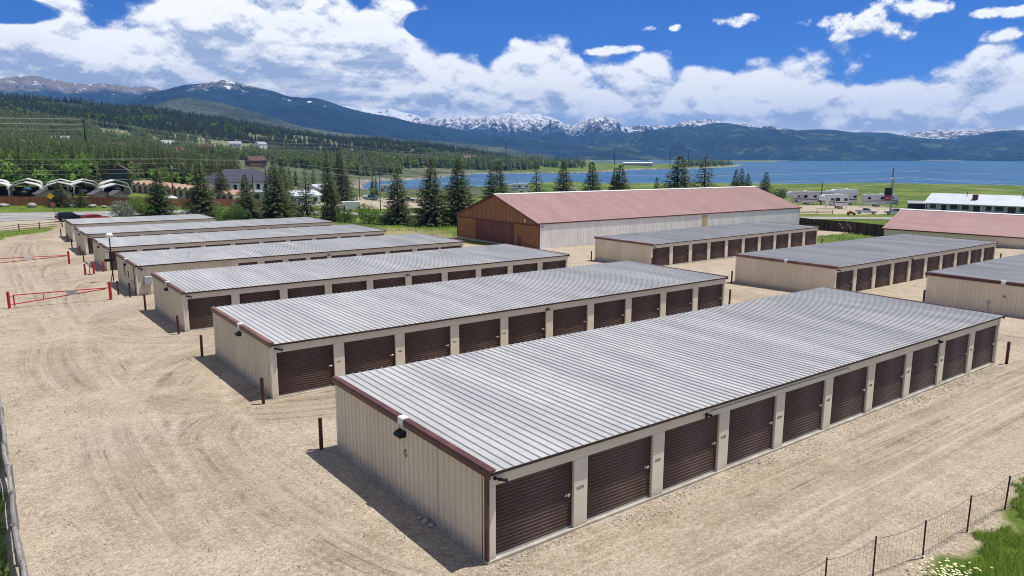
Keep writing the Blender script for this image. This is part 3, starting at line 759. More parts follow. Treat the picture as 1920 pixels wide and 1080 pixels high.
def spot_data():
    mb = MB(); mb.box((-.06, -.03, -.05), (.06, 0, .05)); 
    for s in (-1, 1): mb.tube([(s * .03, -.03, 0), (s * .14, -.12, -.04)], [.02, .055], 8)
    return mb.data('twin_floodlight', M_BLACK)
SPOTD = spot_data()

M_PALETRIM = mat('pale_brown_trim', (.20, .105, .085), .55, 0, .18, 1.2, dirt=((.30, .19, .16), .4))  # paler brown for the rake trim of the middle rows
def storage(label, x0, y0, L, D_, z0, tilt, doors, letter=None, numbers=None, brown_corner=False, front_panel=0.0, group='storage buildings', cam_front=True, lamps=(), sensor=.47, blank_front=False):
    t = thing('storage_building', label, 'storage building', (x0, y0, z0), 0, group)
    t.rotation_euler.y = tilt
    # concrete slab, its ledge showing in front of the doors
    mb = MB(); mb.box((-.04, -.05, -.9), (L + .04, D_ + .05, .10)); mb.build('foundation', M_CONC, t)
    # gable panels
    n = round(D_ / .92); w = D_ / n; wd = wall_panel_data(w, HW - .10 + .04)
    for i in range(n):
        o = put('wall_panel', wd, t, (0, D_ - i * w, .102), R(-90))
        o = put('wall_panel', wd, t, (L, i * w, .102), R(90))
    mb = MB(); nb = round(L / .305)
    pr = [(0, 0)]
    for k in range(nb):
        c = L * (k + .5) / nb; pr += [(c - .04, 0), (c - .02, .025), (c + .02, .025), (c + .04, 0)]
    pr += [(L, 0), (L, -.03), (0, -.03)]
    mb.prism([(u, D_ + v) for u, v in pr][::-1], .102, HW, 2); mb.build('back_wall', M_WALL, t)
    # front: piers and doors
    edges = []
    for x, dw in doors: edges.append((x, x + dw))
    xs = .035 + front_panel; pier_n = 0
    PH = 2.235
    if front_panel:
        nn = round(front_panel / .92); wp = front_panel / nn; fd = wall_panel_data(wp, HW - .10)
        for i in range(nn): put('wall_panel', fd, t, (.035 + i * wp, .03, .102), 0)
    for i, (a, b_) in enumerate(edges + [(L - .035, None)]):
        if a - xs > .03:
            mb = MB(); mb.bbox((xs, 0, .102), (a, .20, PH), .012); mb.build('pier', M_TRIMW, t)
        if b_ is None: break
        dd = put('roller_door', door_data(b_ - a), t, (a, .115, .15))
        put('bottom_bar', bar_data(b_ - a), dd, (0, 0, -.045))
        if y0 < 60 or i < 3: put('door_latch', LATCH, dd, (b_ - a - .17, 0, 1.02))
        if numbers and i < len(numbers) and i + 1 < len(edges) + 1:
            nx = edges[i + 1][0] if i + 1 < len(edges) else L
            o = put('unit_number', text_data(numbers[i], .13, M_PRINT), t, (b_ + .24, -.003, 1.32)); o.rotation_euler = (R(90), 0, 0)
        xs = b_
    hx0 = .035 + front_panel
    mb = MB(); mb.box((hx0, .004, PH + .002), (L - .035, .19, HW - .002)); mb.build('header', M_TRIMW, t)
    # corner flashings
    for k, (cx, cy) in enumerate(((0, 0), (L, 0), (0, D_), (L, D_))):
        mb = MB(); sx = 1 if cx == 0 else -1; sy = 1 if cy == 0 else -1
        mb.prism([(cx - sx * .032, cy - sy * .032), (cx + sx * .13, cy - sy * .032), (cx + sx * .13, cy - sy * .004), (cx - sx * .004, cy - sy * .004), (cx - sx * .004, cy + sy * .13), (cx - sx * .032, cy + sy * .13)][::(1 if sx * sy > 0 else -1)], .104, HW - .006, 2)
        if brown_corner and k == 0:
            mb = MB(); mb.prism([(-.036, -.036), (.03, -.036), (.03, -.004), (-.004, -.004), (-.004, .24), (-.036, .24)], .02, HW - .006, 2)
            mb.build('corner_trim', M_BROWN, t)
        else: mb.build('corner_trim', M_TRIMW, t)
    # roof
    n = round(L / .9144); w = (L + .10) / n; rd = roof_panel_data(w, D_ + .33, HW + .105, HW + .145)
    for i in range(n): put('roof_panel', rd, t, (-.05 + i * w, -.18, 0))
    mb = MB(); mb.box((-.02, -.153, HW), (L + .02, D_ + .10, HW + .085)); mb.build('roof_deck', M_DARK, t)
    mb = MB(); mb.prism([(-.177, HW + .01), (-.155, HW + .01), (-.155, HW + .086), (-.177, HW + .091)], -.04, L + .04, 0); mb.build('eave_trim', M_EAVE_SHADE, t)
    mb = MB(); mb.prism([(D_ + .128, HW - .035), (D_ + .10, HW - .035), (D_ + .10, HW + .12), (D_ + .128, HW + .12)][::-1], -.04, L + .04, 0); mb.build('eave_trim', M_BROWN, t)
    for s, xx in ((-1, 0), (1, L)):
        pr = [(xx + s * .04, HW - .06), (xx + s * .085, HW - .06), (xx + s * .105, HW + .10), (xx + s * .075, HW + .175), (xx - s * .12, HW + .185), (xx - s * .12, HW + .15), (xx + s * .04, HW + .12)]
        if s < 0: pr = pr[::-1]
        segs = [(-.20, D_ + .16)]
        if s < 0 and sensor: segs = [(-.20, D_ * sensor - .16), (D_ * sensor + .16, D_ + .16)]
        for a, b_ in segs:
            mb = MB(); mb.prism(pr, a, b_, 1); mb.build('rake_trim', M_PALETRIM if 30 < y0 < 80 else M_BROWN, t)
    if sensor:
        mb = MB(); mb.bbox((-.13, D_ * sensor - .155, HW - .02), (.12, D_ * sensor + .155, HW + .22), .02); mb.build('junction_cover', M_WHITE, t)
    if 0 in lamps: put('wall_lamp', LAMPD, t, (-.03, D_ * .47, HW - .22))
    if cam_front: put('security_camera', CAMD, t, (.22, 0, HW - .16))
    for lx in lamps:
        if lx > 0: put('twin_floodlight', SPOTD, t, (lx, -.001, PH + .12))
    if letter:
        o = put('wall_letter', text_data(letter, .32, M_PRINT), t, (-.035, D_ * .455, 1.66)); o.rotation_euler = (R(90), 0, R(-90))
    return t
def even(n, first, pitch, w): return [(first + i * pitch, w) for i in range(n)]
D10 = even(10, .27, 3.343, 2.80)
TI = R(.28)
b1 = storage('nearest storage building, letter G on its end wall and a brown corner trim', 10.2, 14.85, 33.3, 9.97, 1.04, TI, D10, 'G',
        ['G520', 'G502', 'G503', 'G504', 'G505', 'G506', 'G507', 'G508', 'G509', 'G510'], True, lamps=(0, 9.0, 26.2))
# conduit, stray cable and downspout that only the nearest one shows
mb = MB(); mb.tube([(9.2, -.02, 2.44), (13, -.02, 2.44), (18, -.02, 2.44), (18.2, -.02, 2.30)], .014, 6); mb.build('conduit', M_GREY, b1)
mb = MB(); mb.tube([(-.045, 2.55, .1), (-.045, 2.55, 2.5)], .016, 6); mb.build('conduit', M_GREY, b1)
mb = MB(); mb.bbox((33.3 + .04, .08, .12), (33.3 + .14, .18, 2.55), .015); mb.build('downspout', M_GREY, b1)
storage('second long storage building from the front, brown doors half hidden by the nearest roof', 10.35, 32.7, 33.3, 9.79, .72, TI, D10, None, ['F401', 'F402', 'F403', 'F404'], lamps=(0, 16.5))
storage('third storage building from the front, white gap in its brown rake trim', 10.46, 50.4, 33.3, 9.6, .44, TI, D10, None, None, lamps=(0, 16.6))
dl = [(9.3, 2.0), (12.15, 2.0), (15.0, 2.0), (17.6, 2.0), (20.0, 1.75), (22.3, 1.75), (24.5, 1.75)]
b4 = storage('office end storage building with electric meter, window and roof vent pipe', 10.67, 68.6, 33.3, 9.9, 0.0, TI, [(8.6, 1.75), (11.0, 1.75), (13.3, 1.75), (15.5, 1.75), (17.7, 2.7), (20.95, 2.7), (24.2, 2.7), (27.45, 2.7), (30.4, 2.7)], None, None, front_panel=8.0, lamps=(0, 17.4))
# meter, pipes, door and window of the office end
mb = MB(); mb.bbox((.55, -.30, 1.05), (1.15, -.03, 1.75), .03); mb.build('electric_cabinet', M_GREY, b4)
mb = MB(); mb.tube([(.85, -.14, .12), (.85, -.14, 1.05)], .04, 8); mb.tube([(.45, -.10, .62), (.45, -.10, 1.2)], .09, 10); mb.build('conduit', M_GREY, b4)
mb = MB(); mb.tube([(.5, -.05, 2.2), (.5, -.13, 2.2)], .14, 12); mb.build('electric_meter', M_GREY, b4)
for yy, zz, hh, ww in ((5.4, 1.15, 1.05, .75), (3.6, 1.2, .55, .5)):
    mb = MB(); mb.box((-.075, yy, zz), (-.028, yy + ww, zz + hh)); wf = mb.build('window_frame', M_BROWN, b4)
    mb = MB(); mb.box((-.082, yy + .07, zz + .07), (-.076, yy + ww - .07, zz + hh - .07)); mb.build('window_pane', M_GLASS, wf)
mb = MB(); mb.tube([(-.12, .3, .12), (-.12, .3, 2.6)], .035, 8); mb.tube([(-.1, .3, 1.0), (-.1, 2.6, 1.1)], .02, 6); mb.build('drain_pipe', M_BROWN, b4)
mb = MB(); mb.tube([(5.1, 3.2, 2.7), (5.1, 3.2, 3.3)], .075, 10); mb.tube([(5.1, 3.2, 3.3), (5.1, 3.2, 3.38)], .11, 10); mb.build('vent_pipe', M_WHITE, b4)
storage('fifth storage building from the front, keypad and red posts by its end', 11.06, 88.7, 33.3, 10.0, -.44, TI, D10, lamps=(0,))
storage('sixth storage building from the front, behind the red posts', 11.08, 106.4, 33.3, 10.06, -.53, TI, D10, lamps=(0,))
storage('short rearmost storage building beside the parked dark car', 11.59, 125.9, 20.5, 9.95, -.74, TI, even(6, .3, 3.38, 2.75), sensor=None)
storage('right row storage building directly in front of the long white barn wall', 60.3, 55.2, 33.3, 9.1, -.42, R(-.1), D10, sensor=None)
storage('right row middle storage building with a pipe and fuse boxes on its end', 58.7, 32.7, 33.3, 10.1, -.10, TI, D10, lamps=(13.6,))
b10 = storage('storage building cut by the right edge, letter H on its end wall', 60.7, 16.0, 33.3, 10.1, .05, TI, D10, 'H')
mb = MB(); mb.tube([(-.05, 5.6, .1), (-.05, 5.6, 1.0)], .02, 6); mb.bbox((-.14, 5.52, 1.0), (-.04, 5.68, 1.25), .01); mb.build('fuse_box', M_GREY, b10)

# gravel-yard posts
def post(x, y, h, r, m, label, group, name='bollard', cat='bollard', cap=True):
    t = thing(name, label, cat, P(x, y), random.uniform(0, 6), group)
    mb = MB(); mb.tube([(0, 0, -.3), (0, 0, h)], r, 10); mb.build('tube', m, t)
    mb = MB(); mb.tube([(0, 0, h), (0, 0, h + .02), (0, 0, h + .035)], [r * 1.02, r * .95, r * .5], 10); mb.build('cap', m, t)
    t.rotation_euler.x = R(random.uniform(-1.2, 1.2)); return t
GB = 'brown steel bollards at the corners of the storage buildings'
for x, y, lab in [(9.75, 32.25, 'brown bollard at the front corner of the second building'), (9.72, 43.1, 'dark bollard at the back corner of the second building'),
                  (9.75, 25.4, 'dark bollard in the shade at the back corner of the nearest building'), (44.0, 14.45, 'rusty bollard at the far right corner of the nearest building'),
                  (9.85, 60.6, 'dark bollard at the back corner of the third building'), (9.95, 50.0, 'brown bollard at the front corner of the third building'),
                  (10.0, 68.2, 'brown bollard under the drain pipe of the office end'), (9.4, 70.2, 'brown bollard left of the office end wall'),
                  (10.0, 99.3, 'dark bollard at the back corner of the fifth building'), (10.5, 116.6, 'dark bollard at the back corner of the sixth building'), (10.4, 106.3, 'brown bollard at the front corner of the sixth building'),
                  (10.9, 135.8, 'leaning dark bollard at the back corner of the short rear building'), (10.9, 126.1, 'brown bollard at the front corner of the short rear building'),
                  (57.9, 42.6, 'dark bollard at the back corner of the right row middle building'), (59.4, 64.0, 'dark bollard at the back corner of the building before the barn'),
                  (59.9, 54.7, 'brown bollard at the front corner of the building before the barn'), (46.9, 34.6, 'short rusty bollard alone in the drive behind the nearest roof'),
                  (92.7, 32.3, 'rusty bollard at the far corner of the right row middle building'), (94.2, 54.8, 'dark bollard at the far corner of the building before the barn'), (60.2, 26.0, 'rusty bollard at the back corner of the building lettered H'),
                  (44.6, 42.9, 'rusty bollard at the far corner of the second building')]:
    post(x, y, 1.22, .075, M_RUST, lab, GB)
GR = 'red posts round the gate keypad'
for x, y, lab in ((8.76, 86.9, 'leftmost red post of three by the keypad'), (9.6, 87.3, 'middle red post of three right of the keypad'), (10.62, 88.3, 'red post against the end of the fifth building')):
    post(x, y, 1.15, .10, M_RED, lab, GR)
t = thing('gate_keypad', 'small dark keypad on a stand between two red posts', 'keypad', P(9.15, 86.75))
mb = MB(); mb.tube([(0, 0, 0), (0, 0, 1.0)], .035, 8); mb.bbox((-.22, -.22, -.02), (.22, .22, .04), .01); mb.build('stand', M_DARK, t)
mb = MB(); mb.bbox((-.14, -.1, .98), (.14, .1, 1.32), .03); mb.build('keypad_box', M_GREY, t)
# red swing gates
def gate(label, a, b, hinge_h=1.25, sign=True, dz=0, both=True):
    za, zb = gz(*a), gz(*b); t = thing('swing_gate', label, 'gate', (a[0], a[1], za), 0, 'red swing gates')
    d = np.array([b[0] - a[0], b[1] - a[1], zb - za]); Lg = np.hypot(d[0], d[1]); u = d / Lg
    pt = lambda s, z: tuple(u * s + np.array([0, 0, z]))
    mb = MB(); mb.tube([(0, 0, -.3), (0, 0, hinge_h + .05)], .11, 10); mb.tube([(0, 0, hinge_h + .05), (0, 0, hinge_h + .1)], [.11, .05], 10); mb.build('gate_post', M_RED, t)
    mb = MB(); e = pt(Lg, 0); mb.tube([(e[0], e[1], e[2] - .3), (e[0], e[1], e[2] + 1.5)], .12, 10); mb.build('gate_post', M_RED, t)
    mb = MB()
    mb.tube([pt(.35, 1.02), pt(Lg - .15, 1.02)], .042, 8); mb.build('top_rail', M_RED, t)
    mb = MB(); mb.tube([pt(.35, .30), pt(Lg - .3, .95)], .042, 8); mb.build('brace_rail', M_RED, t)
    mb = MB(); mb.tube([pt(.35, .12), pt(.35, 1.06)], .05, 8)
    mb.tube([pt(.1, .3), pt(.35, .3)], .03, 6); mb.tube([pt(.1, .95), pt(.35, .95)], .03, 6); mb.build('hinge_rail', M_RED, t)
    mb = MB(); mb.tube([pt(Lg * .33, .50), pt(Lg * .33, 1.02)], .032, 6); mb.build('upright', M_RED, t)
    if sign:
        mb = MB(); q = Lg * .61
        for s in (-.34, .34): pass
        p0, p1 = np.array(pt(q - .36, .70)), np.array(pt(q + .36, .70)); nn = np.array([u[1], -u[0], 0]) * .06
        mb.add([p0 + nn, p1 + nn, p1 + nn + [0, 0, .36], p0 + nn + [0, 0, .36], p0 + nn * 1.4, p1 + nn * 1.4, p1 + nn * 1.4 + [0, 0, .36], p0 + nn * 1.4 + [0, 0, .36]],
               [(0, 3, 2, 1), (4, 5, 6, 7), (0, 1, 5, 4), (1, 2, 6, 5), (2, 3, 7, 6), (3, 0, 4, 7)])
        mb.build('gate_sign', M_WHITE if sign == 'white' else M_GREY, t)
    return t
gate('red swing gate with a grey plate, nearer of the two', (1.5, 68.6), (8.5, 67.9), sign='grey')
gate('red swing gate with a white plate, beyond the nearer gate', (-1.6, 100.2), (8.4, 98.3), sign='white')
# lamp mast with street-name plate at the office end
t = thing('lamp_mast', 'thin mast with a white dome and a small plate beside the office end', 'mast', P(10.35, 79.6))
mb = MB(); mb.tube([(0, 0, -.2), (0, 0, 4.3)], .055, 8); mb.build('mast_pole', M_DARK, t)
mb = MB(); mb.ball((0, 0, 4.55), .34, 14, 9, sq=(1, 1, .72)); mb.build('dome', M_WHITE, t, smooth=True)
mb = MB(); mb.tube([(0, 0, 2.95), (-.55, -.1, 2.95)], .03, 6); mb.build('bracket', M_DARK, t)
mb = MB(); mb.box((-.62, -.04, 2.0), (.18, -.058 - .03, 2.28)); mb.build('name_plate', M_DARK, t)
mb = MB(); mb.tube([(0, 0, 1.0), (-.25, -.2, .05), (-.5, -.3, -.02)], .05, 6); mb.build('foot_brace', M_DARK, t)

# ------------------------------------------------------------------ barns
def rib_roof(parent, m, x0, L, y_e, z_e, y_r, z_r, w=.92, nr=3):
    """roof sheets from eave (y_e,z_e) up to ridge (y_r,z_r)"""
    n = round(L / w); w = L / n; mb = MB(); pr = [(0, 0)]
    for k in range(nr):
        c = w * (k + .5) / nr; pr += [(c - .035, 0), (c - .016, .026), (c + .016, .026), (c + .035, 0)]
    pr += [(w, 0), (w, -.02), (0, -.02)]; q = len(pr)
    flip = (y_r < y_e)
    vs = [(u, y_e, z_e + v) for u, v in pr] + [(u, y_r, z_r + v) for u, v in pr]
    fs = [(i, q + i, q + (i + 1) % q, (i + 1) % q) for i in range(q)] + [tuple(range(q)), tuple(range(2 * q - 1, q - 1, -1))]
    if flip: fs = [f[::-1] for f in fs]
    mb.add(vs, fs); me = mb.data('roof_panel', m)
    for i in range(n): put('roof_panel', me, parent, (x0 + i * w, 0, 0))
M_BARNW = mat('white_steel_siding', (.84, .82, .77), .5, .0, .05, .8, (1, 1, .3), dirt=((.46, .41, .35), .2))
BX, BY, BZ, BL, BD = 63.34, 78.99, -.95, 64.0, 21.4
EV, RG_ = 3.72, 7.25
t = thing('barn', 'long barn with a cedar gable, maroon sliding doors and faded red roof', 'barn', (BX, BY, BZ)); t.rotation_euler.y = R(.36)
mb = MB(); mb.box((-.02, .02, -2.0), (BL, BD - .02, .06)); mb.build('foundation', M_CONC, t)
n = 70; w = BL / n; me = wall_panel_data(w, EV - .1, 3, .024); me.materials.clear(); me.materials.append(M_BARNW)
for i in range(n): put('wall_panel', me, t, (i * w, 0, .06))
mb = MB(); mb.box((35.1, -.05, .07), (36.5, -.031, EV - .3)); mb.build('skylight_strip', mat('yellowed_panel', (.55, .43, .22), .4), t)
mb = MB(); mb.box((0, BD - .03, .06), (BL, BD, EV - .05)); mb.build('back_wall', M_BARNW, t)
mb = MB(); mb.prism([(0, .06), (BD, .06), (BD, EV - .05), (BD / 2, RG_ - .1), (0, EV - .05)], BL - .04, BL, 0); mb.build('gable_wall', M_BARNW, t)
mb = MB(); mb.box((.04, .05, .06), (.07, BD - .05, EV - .1)); mb.build('backing_wall', M_DARK, t)
# cedar gable boards, upright above the door track and level below it
nb = 58
for i in range(nb):
    a, b_ = .10 + (BD - .2) * i / nb, .10 + (BD - .2) * (i + 1) / nb - .03; pj = random.uniform(0, .018)
    ht = lambda y: EV - .05 + (RG_ - EV - .1) * (1 - abs(y - BD / 2) / (BD / 2))
    z0 = EV - .42
    mb = MB(); vs = [(x, y, z) for x in (-.05 - pj, .02) for y, z in ((a, z0), (b_, z0), (b_, ht(b_)), (a, ht(a)))]
    mb.add(vs, [(0, 3, 2, 1), (4, 5, 6, 7), (0, 1, 5, 4), (1, 2, 6, 5), (2, 3, 7, 6), (3, 0, 4, 7)]); mb.build('gable_board', M_PLANKV, t)
for (a, b_) in ((.14, 5.9), (16.0, BD - .14)):
    for k in range(20):
        z = .1 + k * .158; pj = random.uniform(0, .015)
        mb = MB(); mb.box((-.045 - pj, a, z), (.02, b_, z + .140)); mb.build('siding_board', M_PLANKH, t)
for k in range(2):
    a = 5.95 + k * 5.0; mb = MB(); pr = [(.0, a + .01)]
    for q in range(17):
        c = a + .15 + q * .29; pr += [(-.085, c - .04), (-.11, c - .02), (-.11, c + .02), (-.085, c + .04)]
    pr = [(-.085, a + .01)] + pr[1:] + [(-.085, a + 4.97), (-.05, a + 4.97), (-.05, a + .01)]
    mb.prism(pr[::-1], .08, EV - .52, 2); dd = mb.build('sliding_door', M_BARND, t)
    if k == 0: mb = MB(); mb.bbox((-.16, a + 4.75, 1.1), (-.11, a + 4.85, 1.35), .01); mb.build('door_handle', M_GREY, dd)
mb = MB(); mb.bbox((-.20, .1, EV - .50), (-.06, BD - .1, EV - .36), .02); mb.build('door_track', M_BROWN, t)
mb = MB(); mb.box((-.10, 5.0 - .8, .08), (-.066, 5.0, 1.55)); mb.build('walk_door', M_BROWN, t)
for yy in (0, BD):
    s = 1 if yy == 0 else -1
    mb = MB(); mb.box((-.09, min(yy - s * .035, yy + s * .13), .06), (.06, max(yy - s * .035, yy + s * .13), EV - .1)); mb.build('corner_trim', M_BROWN, t)
mb = MB(); mb.bbox((-.16, 3.1, EV - .1), (-.07, 3.3, EV + .35), .01); mb.build('gable_lamp', M_WHITE, t)
rib_roof(t, M_PINK, -.35, BL + .7, -.13, EV - .02, BD / 2, RG_ + .06)
rib_roof(t, M_PINK, -.35, BL + .7, BD + .45, EV - .11, BD / 2, RG_ + .06)
mb = MB(); mb.prism([(BD / 2 - .28, RG_ + .02), (BD / 2, RG_ + .14), (BD / 2 + .28, RG_ + .02), (BD / 2, RG_ + .09)], -.37, BL + .37, 0); mb.build('ridge_cap', M_WHITE, t)
for s in (0, 1):
    mb = MB(); ya, yb = (-.14, BD / 2) if s == 0 else (BD + .46, BD / 2)
    za, zb = EV - .13, RG_ + .04
    for xx in (-.40, BL + .36):
        mb.add([(x, y, z) for x in (xx, xx + .045) for y, z in ((ya, za - .16), (yb, zb - .16), (yb, zb + .05), (ya, za + .05))], [(0, 1, 2, 3), (7, 6, 5, 4), (0, 4, 5, 1), (1, 5, 6, 2), (2, 6, 7, 3), (3, 7, 4, 0)])
    mb.build('rake_board', M_BROWN, t)
    mb = MB(); y_ = -.15 if s == 0 else BD + .44; mb.box((-.36, y_, EV - .20), (BL + .36, y_ + .02, EV - .03)); mb.build('eave_trim', M_BROWN, t)
put('security_camera', CAMD, t, (.3, -.03, EV - .5))
# second red-roofed shed, its ridge running towards the lake road
t = thing('red_roofed_shed', 'long beige shed with a faded red roof at the right edge', 'shed', (110.3, 54.3, -.9), R(-83.2))
SL, SD_, SE, SR = 60, 14.4, 2.2, 4.66
mb = MB(); mb.box((.02, .02, -1.6), (SL, SD_, .9)); mb.build('foundation', M_CONC, t)
n = 76; w = SL / n; me = wall_panel_data(w, SE - .92, 3, .024)
for i in range(n): put('wall_panel', me, t, (i * w, 0, .9))
mb = MB(); mb.box((0, SD_ - .03, .5), (SL, SD_, SE - .05)); mb.build('back_wall', M_WALL, t)
for xx in (0, SL - .04):
    mb = MB(); mb.prism([(0.03, .5), (SD_ - .03, .5), (SD_ - .03, SE - .05), (SD_ / 2, SR - .1), (.03, SE - .05)], xx, xx + .04, 0); mb.build('gable_wall', M_WALL, t)
rib_roof(t, M_PINK, -.3, SL + .6, -.14, SE - .02, SD_ / 2, SR + .05)
rib_roof(t, M_PINK, -.3, SL + .6, SD_ + .4, SE - .10, SD_ / 2, SR + .05)
mb = MB(); mb.prism([(SD_ / 2 - .3, SR), (SD_ / 2, SR + .12), (SD_ / 2 + .3, SR), (SD_ / 2, SR + .08)], -.32, SL + .32, 0); mb.build('ridge_cap', M_WHITE, t)
mb = MB(); mb.box((-.3, -.16, SE - .18), (SL + .3, -.13, SE - .03)); mb.build('eave_trim', M_BROWN, t)
# ------------------------------------------------------------------ vegetation
def leafmat(name, c_in, c_mid, c_tip, tr=.25):
    m, t, b = newmat(name)
    p = geopos(t)
    tip = V(t, attr(t, 'tip').outputs['Fac']); rn = V(t, attr(t, 'rnd').outputs['Fac'])
    r = (rn + objrand(t))._m('FRACT')
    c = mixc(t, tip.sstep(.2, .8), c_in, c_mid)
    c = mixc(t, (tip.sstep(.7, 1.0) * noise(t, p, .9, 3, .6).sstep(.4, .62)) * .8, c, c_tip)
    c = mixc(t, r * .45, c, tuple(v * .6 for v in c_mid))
    t.links.new(c, b.inputs['Base Color']); b.inputs['Roughness'].default_value = .8; b.inputs['Specular IOR Level'].default_value = .2
    # soft needle / leaf sprays scatter like a fuzzy surface, not like flat plates: ease the normals upwards
    gn = t.nodes.new('ShaderNodeNewGeometry').outputs['Normal']
    va = t.nodes.new('ShaderNodeVectorMath'); va.operation = 'MULTIPLY_ADD'; t.links.new(gn, va.inputs[0]); va.inputs[1].default_value = (.55, .55, .55); va.inputs[2].default_value = (0, 0, .75)
    vn = t.nodes.new('ShaderNodeVectorMath'); vn.operation = 'NORMALIZE'; t.links.new(va.outputs[0], vn.inputs[0]); t.links.new(vn.outputs[0], b.inputs['Normal'])
    if tr:
        tl = t.nodes.new('ShaderNodeBsdfTranslucent'); t.links.new(c, tl.inputs[0])
        mx = t.nodes.new('ShaderNodeMixShader'); mx.inputs[0].default_value = tr
        t.links.new(b.outputs[0], mx.inputs[1]); t.links.new(tl.outputs[0], mx.inputs[2])
        t.links.new(mx.outputs[0], t.nodes['Material Output'].inputs['Surface'])
    return m
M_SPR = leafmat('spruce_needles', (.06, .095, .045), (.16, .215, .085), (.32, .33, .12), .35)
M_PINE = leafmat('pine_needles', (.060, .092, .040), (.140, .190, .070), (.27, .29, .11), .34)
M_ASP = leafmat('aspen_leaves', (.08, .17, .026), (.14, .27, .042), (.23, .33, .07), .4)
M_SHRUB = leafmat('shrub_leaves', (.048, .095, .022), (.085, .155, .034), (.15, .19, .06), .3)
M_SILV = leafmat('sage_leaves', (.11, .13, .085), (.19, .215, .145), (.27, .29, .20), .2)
M_BARK = mat('bark', (.075, .052, .038), .9, 0, .25, 4)
M_BARKW = mat('aspen_bark', (.45, .43, .37), .8, 0, .15, 4)
def crown_arrays(rng, quads):
    """quads: list of (centre, u, w, tip) -> triangles pairs"""
    Vv = []; tp = []
    for c, u, w, tipv in quads:
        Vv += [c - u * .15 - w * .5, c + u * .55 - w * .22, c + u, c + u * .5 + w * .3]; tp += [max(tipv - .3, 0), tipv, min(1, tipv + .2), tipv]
    return np.array(Vv), np.arange(len(Vv)).reshape(-1, 4), np.array(tp)
def spruce_data(seed, h=12.0, base_r=2.6, whorls=24, per=12, dense=1.0, bare=.03):
    """tiers of drooping boughs: most foliage sits on the outer half, with hanging fringes"""
    rng = np.random.default_rng(seed); q = []; sc = h / 12
    lean = rng.normal(0, .010, 2)
    for i in range(whorls):
        f = i / (whorls - 1); z = min(h * (bare + (1 - bare) * (f ** .95)), h * .98)
        R_ = base_r * (1 - f) ** .85 * rng.uniform(.86, 1.10) + .12 * sc
        n = max(5, int(per * (1 - f * .5))); ph = rng.uniform(0, 6.28)
        for k in range(n):
            a = ph + 6.283 * k / n + rng.normal(0, .16); L = R_ * rng.uniform(.70, 1.14)
            if rng.random() < .06: L *= .5
            d = np.array([math.cos(a), math.sin(a), 0]); s = np.array([-d[1], d[0], 0]); zj = rng.normal(0, .10 * sc)
            m = max(2, int(L / sc * 3.3 * dense + .8))
            for j in range(m):
                u = ((j + rng.uniform(.2, .95)) / m) ** .62
                dz = (-.05 - .26 * (1 - f)) * L * u + .17 * L * u * u
                c = np.array([lean[0] * z, lean[1] * z, z + zj]) + d * L * u + np.array([0, 0, dz])
                sz = (.34 + .20 * (1 - u)) * (.62 + .38 * (1 - f)) * sc * rng.uniform(.8, 1.25)
                # a flat spray and its hanging fringe
                dv = d * rng.uniform(.6, 1.1) + s * rng.normal(0, .55) + np.array([0, 0, rng.uniform(-.25, .30)]); dv /= np.linalg.norm(dv)
                wv = np.cross(dv, [0, 0, 1]) + np.array([0, 0, rng.normal(0, .35)]); wv /= np.linalg.norm(wv) + 1e-6
                tp = np.clip(u * .95 + rng.normal(0, .12), 0, 1)
                q.append((c, dv * sz * 1.5, wv * sz * 1.15, tp))
                dv = d * rng.uniform(.2, .8) + s * rng.normal(0, .8) + np.array([0, 0, rng.uniform(-.75, .1)]); dv /= np.linalg.norm(dv)
                wv = np.cross(dv, np.cross(dv, [0, 0, 1]) + rng.normal(0, .3, 3)); wv /= np.linalg.norm(wv) + 1e-6
                q.append((c + rng.normal(0, .07, 3) * sc, dv * sz * 1.25, wv * sz * .85, tp * .9))
    q.append((np.array([lean[0] * h, lean[1] * h, h * .95]), np.array([0, 0, h * .06]), np.array([.12, 0, 0]) * sc, .8))
    return crown_arrays(rng, q)
def leafy_data(seed, blobs, n, size, flat=.8):
    """crown of leaf-sized faces spread through overlapping lumps: blobs (x,y,z,r)"""
    rng = np.random.default_rng(seed); q = []
    tot = sum(b[3] ** 2 for b in blobs)
    for b in blobs:
        for _ in range(int(n * b[3] ** 2 / tot)):
            d = rng.normal(0, 1, 3); d /= np.linalg.norm(d); r = b[3] * rng.uniform(.35, 1.0) ** .5 * rng.uniform(.85, 1.12)
            c = np.array(b[:3]) + d * r * np.array([1, 1, flat])
            if c[2] < .05: continue
            u = rng.normal(0, 1, 3) + d * .6; u /= np.linalg.norm(u); w = np.cross(u, rng.normal(0, 1, 3)); w /= np.linalg.norm(w) + 1e-6
            s = size * rng.uniform(.6, 1.4); q.append((c, u * s, w * s * .8, np.clip(r / b[3] + rng.normal(0, .12), 0, 1)))
    return crown_arrays(rng, q)
def crown_mesh(name, arr, m): return mesh_np(name, arr[0], arr[1], [m], attrs={'tip': ('FLOAT', arr[2])})
def trunk_mesh(h, r, m, seed=0, limbs=0):
    rng = np.random.default_rng(seed); mb = MB(); mb.tube([(0, 0, -.3), (.02, 0, h * .35), (0, .03, h * .7), (0, 0, h)], [r * 1.15, r * .85, r * .5, r * .12], 7)
    for i in range(limbs):
        z = h * rng.uniform(.25, .7); a = rng.uniform(0, 6.28); L = h * rng.uniform(.2, .35)
        mb.tube([(0, 0, z), (math.cos(a) * L * .5, math.sin(a) * L * .5, z + L * .4), (math.cos(a) * L, math.sin(a) * L, z + L * .9)], [r * .45, r * .3, r * .08], 5)
    return mb.data('trunk', m)
SPR = [crown_mesh('crown', spruce_data(100 + k, 12.0, br, wh, per), M_SPR) for k, (br, wh, per) in enumerate([(3.9, 31, 18), (4.3, 32, 19), (3.4, 30, 17), (4.6, 31, 20), (3.8, 24, 11)])]
SPT = trunk_mesh(11.6, .22, M_BARK)
